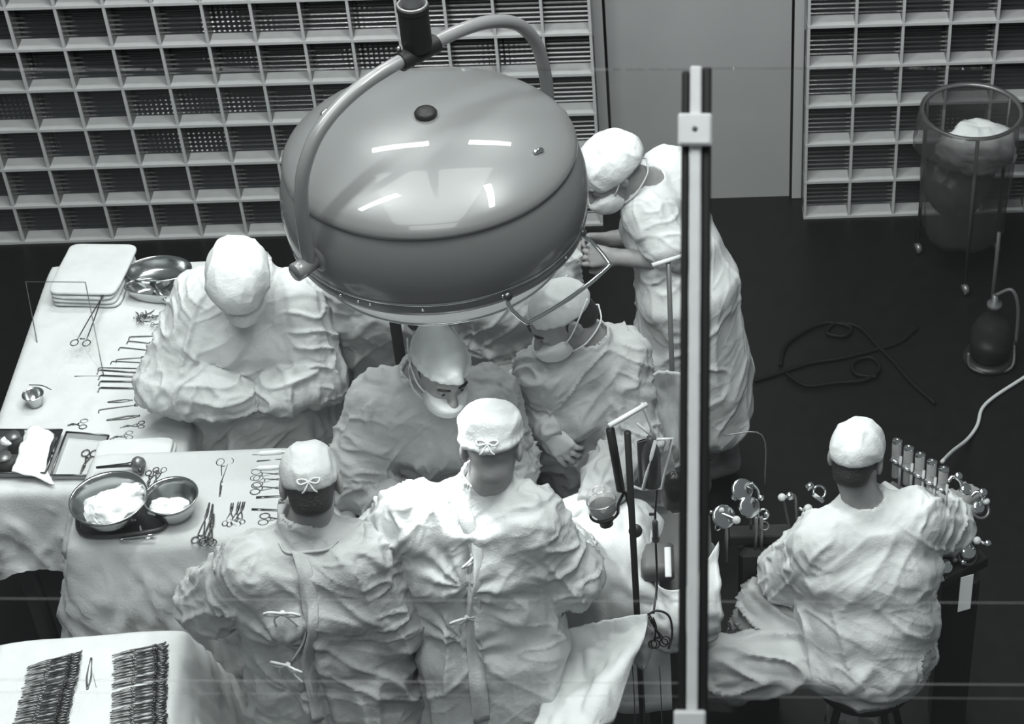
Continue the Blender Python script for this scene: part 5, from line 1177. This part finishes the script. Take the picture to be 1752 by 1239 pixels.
gas = fitting('anaesthesia_machine', [
    ('dial', 1270, 838, 1.0, .034, TL, CHROME, 'gauge'), ('dial', 1282, 868, .97, .033, TL, CHROME, 'gauge'), ('dial', 1238, 884, .95, .036, TL, CHROME, 'gauge'),
    ('knob', 1257, 851, .98, .011, VW, CHROME, 'valve_knob'), ('knob', 1260, 890, .95, .013, VW, ALU, 'valve_knob'), ('knob', 1302, 852, .98, .010, TL, CHROME, 'valve_knob'), ('knob', 1312, 880, .95, .009, VW, CHROME, 'valve_knob'), ('knob', 1235, 873, .97, .008, VW, ALU, 'valve_knob'),
    ('pipe', 0, 0, 0, ((1286, 826, 1.03), (1296, 838, 1.0), (1300, 855, .97)), .005, CHROME, 'pipe'), ('pipe', 0, 0, 0, ((1214, 876, .97), (1232, 878, .96), (1262, 890, .95)), .006, CHROME, 'pipe'),
    ('pipe', 0, 0, 0, ((1284, 880, .95), (1285, 905, .88)), .005, MIDGREY, 'pipe'), ('pipe', 0, 0, 0, ((1294, 885, .95), (1292, 955, .75)), .006, MIDGREY, 'pipe'), ('pipe', 0, 0, 0, ((1303, 885, .95), (1302, 955, .75)), .006, MIDGREY, 'pipe'), ('pipe', 0, 0, 0, ((1243, 900, .93), (1243, 960, .78)), .006, MIDGREY, 'pipe'),
    ('ring', 1306, 880, .94, .016, VW, CHROME, 'coupling'), ('ring', 1308, 900, .91, .013, VW, MIDGREY, 'coupling'), ('ring', 1228, 903, .92, .008, VW, CHROME, 'coupling'),
    ('pipe', 0, 0, 0, ((1342, 851, .98), (1352, 848, .99), (1360, 850, .98), (1362, 868, .94), (1366, 915, .82)), .0055, MIDGREY, 'pipe'), ('pipe', 0, 0, 0, ((1340, 850, .98), (1346, 880, .91), (1356, 925, .80)), .005, GREYBOX, 'pipe'),
    ('knob', 1338, 851, .99, .012, TL, ALU, 'valve_knob'), ('knob', 1352, 849, 1.0, .013, TL, CHROME, 'valve_knob'),
    ('pipe', 0, 0, 0, ((1380, 836, 1.02), (1391, 828, 1.03)), .011, CHROME, 'valve_body'), ('pipe', 0, 0, 0, ((1392, 846, 1.0), (1408, 858, .97)), .007, ALU, 'valve_body'), ('ring', 1402, 842, 1.0, .020, TL, CHROME, 'coupling'), ('pipe', 0, 0, 0, ((1366, 870, .95), (1380, 874, .94)), .006, CHROME, 'pipe'), ('knob', 1383, 870, .95, .013, TL, ALU, 'valve_knob'), ('knob', 1378, 884, .93, .011, TL, CHROME, 'valve_knob'), ('knob', 1408, 878, .93, .012, TL, CHROME, 'valve_knob'),
    ('pipe', 0, 0, 0, ((1237, 745, 1.2), (1304, 745, 1.2), (1309, 828, 1.01)), .0022, MIDGREY, 'reflection_wire'),  # thin wires standing in for a reflection in the window
    ('block', 1300, 915, .82, (.10, .028, .02), ID, DARKGAP, 'manifold')], 'dark gas machine with round gauges and chrome valves right of the window bar', 'machine', at(1300, 915, .0))
cb = at(1300, 915, .86)
MB().box((cb[0], cb[1]+.01, .40), (.07, .03, .40), bev=.02).build('cabinet', DARKGAP, gas, smooth=False)
pump = fitting('pump_valve_head', [
    ('block', 1632, 862, .92, (.030, .02, .020), (ex, ey, UP), MIDGREY, 'body'),
    ('pipe', 0, 0, 0, ((1618, 838, .99), (1640, 855, .95), (1662, 874, .92)), .009, ALU, 'manifold'),
    ('pipe', 0, 0, 0, ((1622, 824, 1.02), (1630, 816, 1.03), (1642, 822, 1.02), (1646, 832, 1.0)), .006, CHROME, 'pipe'), ('pipe', 0, 0, 0, ((1660, 850, .96), (1672, 842, .97), (1682, 850, .96), (1680, 862, .93)), .006, CHROME, 'pipe'),
    ('knob', 1640, 815, 1.04, .013, TL, CHROME, 'valve_knob'), ('knob', 1652, 838, .99, .019, TL, CHROME, 'valve_knob'), ('knob', 1682, 843, .98, .014, TL, CHROME, 'valve_knob'), ('knob', 1674, 868, .93, .021, TL, CHROME, 'valve_knob'), ('knob', 1688, 858, .95, .010, TL, ALU, 'valve_knob'), ('knob', 1655, 888, .90, .009, TL, CHROME, 'valve_knob'), ('ring', 1678, 872, .92, .028, TL, MIDGREY, 'coupling'),
    ('pipe', 0, 0, 0, ((1582, 965, .82), (1645, 918, .88), (1692, 934, .86)), .004, ALU, 'side_rail'), ('pipe', 0, 0, 0, ((1582, 980, .80), (1604, 994, .78)), .0055, ALU, 'side_rail'),
    ('knob', 1657, 944, .85, .026, TL, CHROME, 'roller'), ('knob', 1618, 970, .82, .024, TL, CHROME, 'roller'), ('knob', 1648, 962, .82, .010, TL, CHROME, 'valve_knob'), ('knob', 1634, 958, .83, .008, TL, MIDGREY, 'valve_knob'), ('knob', 1612, 990, .79, .012, TL, CHROME, 'valve_knob'), ('knob', 1690, 930, .87, .011, TL, CHROME, 'valve_knob'), ('knob', 1672, 925, .88, .012, TL, ALU, 'valve_knob'), ('ring', 1655, 950, .83, .030, TL, DARKGREY, 'coupling'), ('ring', 1616, 976, .80, .029, TL, DARKGREY, 'coupling'),
    ('block', 1640, 965, .78, (.085, .045, .022), (nrm((.8, .45, 0)), nrm((-.45, .8, 0)), UP), DARKGAP, 'pump_head')], 'chrome valve and roller pump head at the right hand of the seated attendant', 'pump', at(1645, 965, 0))
cb = at(1645, 965, .78)
MB().box((cb[0], cb[1]+.01, .38), (.06, .05, .37), bev=.02).build('column', DARKGAP, pump, smooth=False)
MB().tube([at(1612, 884, .97), at(1640, 905, .90), at(1648, 930, .84)], .010, 8).build('arm', DARKGREY, pump)
tg_ = at(1652, 1015, .72); u_ = nrm((.9, .2, .25)); v_ = nrm(np.cross(u_, -CF+np.array([0, .5, 0]))); v_ = np.array([0.1, .1, -.99])
tag(MB().box(tg_, (.021, .064, .0012), (nrm((1, .1, .25)), nrm((.05, .25, .97)), nrm((-.1, -.97, .25)))).build('paper_tag', PAPER, smooth=False), 'pale paper tag hanging below the pump head at far right', 'tag')
so = at(1480, 1150, .40); stl = thing('stool', (so[0], so[1], 0), 'dark round stool under the seated attendant', 'stool')
MB().lathe((so[0], so[1], .36), [(.15, 0), (.165, .01), (.165, .035), (.15, .045), (0, .048)], 36).build('seat', BLACK, stl)
for a_ in (0.6, 2.2, 3.7, 5.3): MB().tube([(so[0]+.09*math.cos(a_), so[1]+.09*math.sin(a_), .36), (so[0]+.17*math.cos(a_), so[1]+.17*math.sin(a_), .005)], .013, 10).build('leg', BLACKMETAL, stl)
for (px, py, lab) in ((1440, 1232, 'left glass jar on the floor below the stool'), (1475, 1228, 'right glass jar on the floor below the stool')):
    c = at(px, py+20, .0); j = thing('glass_jar', c, lab, 'jar')
    MB().lathe(c, [(.05, .002), (.055, .008), (.055, .15), (.040, .17), (.040, .185)], 28, cap=False).build('glass', THINGLASS, j); MB().lathe(c, [(.043, .186), (.043, .20), (0, .202)], 24).build('lid', MIDGREY, j)

# ------------------------------------------------------------------ floor things
bc = np.array([1.285, 6.98, 0]); bn = thing('waste_stand', bc, 'wheeled hoop stand with a clear bag by the glass block wall', 'waste bin')
MB().ring(bc+[0, 0, .80], UP, .205, .009, 48, 10).build('hoop', MIDGREY, bn)
n1, n2 = 72, 30; V = []
prof = [(.150, .80-.62), (.175, .22), (.185, .35), (.19, .50), (.195, .65), (.200, .78), (.207, .812), (.216, .808), (.226, .78), (.232, .74), (.236, .70), (.234, .665)]
for r_, z_ in prof:
    for i in range(n1):
        a_ = 2*math.pi*i/n1; p_ = np.array([[math.cos(a_)*3.0, math.sin(a_)*3.0, z_*3.0]]); k_ = 1+(.05*ridge(p_, 61)[0]+.025*ridge(p_*2.7, 62)[0])*(1.0 if z_ < .78 or r_ > .22 else .25)
        V.append((bc[0]+r_*k_*math.cos(a_), bc[1]+r_*k_*math.sin(a_), z_+(.03*vnoise(p_*1.3, 63)[0] if r_ > .23 else 0)))
F = []
for k in range(len(prof)-1):
    for i in range(n1): F.append((k*n1+i, k*n1+(i+1) % n1, (k+1)*n1+(i+1) % n1, (k+1)*n1+i))
F.append(tuple(range(n1-1, -1, -1)))
link_mesh('bag', V, F, FILM, bn)
for a_ in (.5, 2.6, 4.7):
    x_, y_ = bc[0]+.2*math.cos(a_), bc[1]+.2*math.sin(a_)
    MB().tube([(x_, y_, .8), (x_, y_, .06)], .008, 10).build('post', DARKGREY, bn)
    MB().lathe((x_, y_-.01, .025), [(.024, -.01), (.024, .01)], 18, axis=(1, .3, 0)).build('wheel', MIDGREY, bn)
lump('waste_paper', bc+[0.03, -.02, .64], (.15, .12, .09), WHITE, 'crumpled white waste lying in the clear bag', 'waste', seed=31, amp=.35)
lump('waste_paper', bc+[-.03, .04, .42], (.13, .13, .14), DARKGREY, 'dark crumpled waste deep in the clear bag', 'waste', seed=33, amp=.3)
ub = at(1692, 615, 0); sk = thing('suction_bottle', ub, 'dark glass suction bottle in a wheeled wire base at right', 'bottle')
MB().lathe(ub+[0, 0, .03], [(.075, 0), (.085, .01), (.085, .13), (.06, .18), (.03, .21), (.026, .25), (.03, .255)], 36, cap=False).build('glass', film_mat('dark_bottle_glass', .03, .5), sk)
MB().lathe(ub+[0, 0, .035], [(.078, 0), (.08, .08), (0, .08)], 30).build('fluid', BLACK, sk)
MB().lathe(ub+[0, 0, .28], [(.031, 0), (.031, .02), (.012, .028), (.012, .06), (0, .062)], 24).build('stopper', MIDGREY, sk)
MB().tube(spline([ub+[-.10, -.06, .09], ub+[-.09, -.08, .03], ub+[-.02, -.10, .012], ub+[.08, -.08, .02], ub+[.10, 0, .09]], 6), .006, 8).build('wire_base', GREYBOX, sk)
MB().tube(spline([ub+[0, 0, .34], ub+[.06, -.02, .38], ub+[.09, -.04, .30], ub+[.095, -.05, .12]], 6), .008, 8).build('hose', GREYBOX, sk)
MB().tube([ub+[.0, .05, .02], ub+[.0, .05, .62]], .008, 10).build('post', DARKGREY, sk)
MB().lathe(ub+[0, 0, .004], [(.11, 0), (.11, .015), (.09, .022), (0, .022)], 30).build('base', BLACK, sk)
hs_ = [at(1765, 638, .012), at(1738, 655, .012), at(1700, 680, .012), at(1680, 700, .012), at(1672, 728, .012), at(1655, 752, .03), at(1630, 772, .15), at(1612, 790, .5)]
tag(tube_obj('gas_hose', spline(hs_, 8), .0075, SHEET_GREY), 'pale hose curving over the dark floor to the glass cylinders', 'hose')
cab = mat('black_cable_rubber', 0.004, 0.6, spec=.2)
c1 = [(1290, 652), (1330, 640), (1385, 622), (1430, 615), (1470, 606), (1500, 598), (1540, 585), (1570, 560)]
c2 = [(1335, 625), (1345, 590), (1385, 562), (1420, 552), (1455, 560), (1445, 575), (1415, 570), (1430, 553), (1470, 560), (1500, 590), (1530, 620), (1560, 655), (1600, 690)]
c3 = [(1345, 640), (1380, 660), (1430, 655), (1480, 650), (1505, 630), (1490, 612), (1460, 620), (1465, 640), (1500, 645)]
for k_, (cc, lab) in enumerate(((c1, 'black cable running straight across the dark floor at right'), (c2, 'black cable looping twice on the dark floor at right'), (c3, 'black cable curled nearest the gas machine on the dark floor'))):
    tag(tube_obj('floor_cable', spline([at(x, y, .009+.004*k_) for x, y in cc], 8), .0085, cab), lab, 'cable', 'cables on the floor')
bx = at(85, 1000, .30); bx_ = thing('storage_box', (bx[0], bx[1], 0), 'grey box standing under the long instrument table', 'box')
MB().box((bx[0]-.02, bx[1]+.12, .26), (.085, .11, .255), bev=.008).build('body', GREYBOX, bx_, smooth=False)
MB().box((bx[0]-.02, bx[1]+.12, .522), (.089, .114, .008), bev=.004).build('lid', GREYBOX, bx_, smooth=False)
tag(tube_obj('power_cord', spline([at(448, 1185, .5), at(444, 1215, .3), at(436, 1260, .02)], 6), .004, SHEET_GREY), 'pale cord dropping to the floor beside the grey gowned back', 'cord')
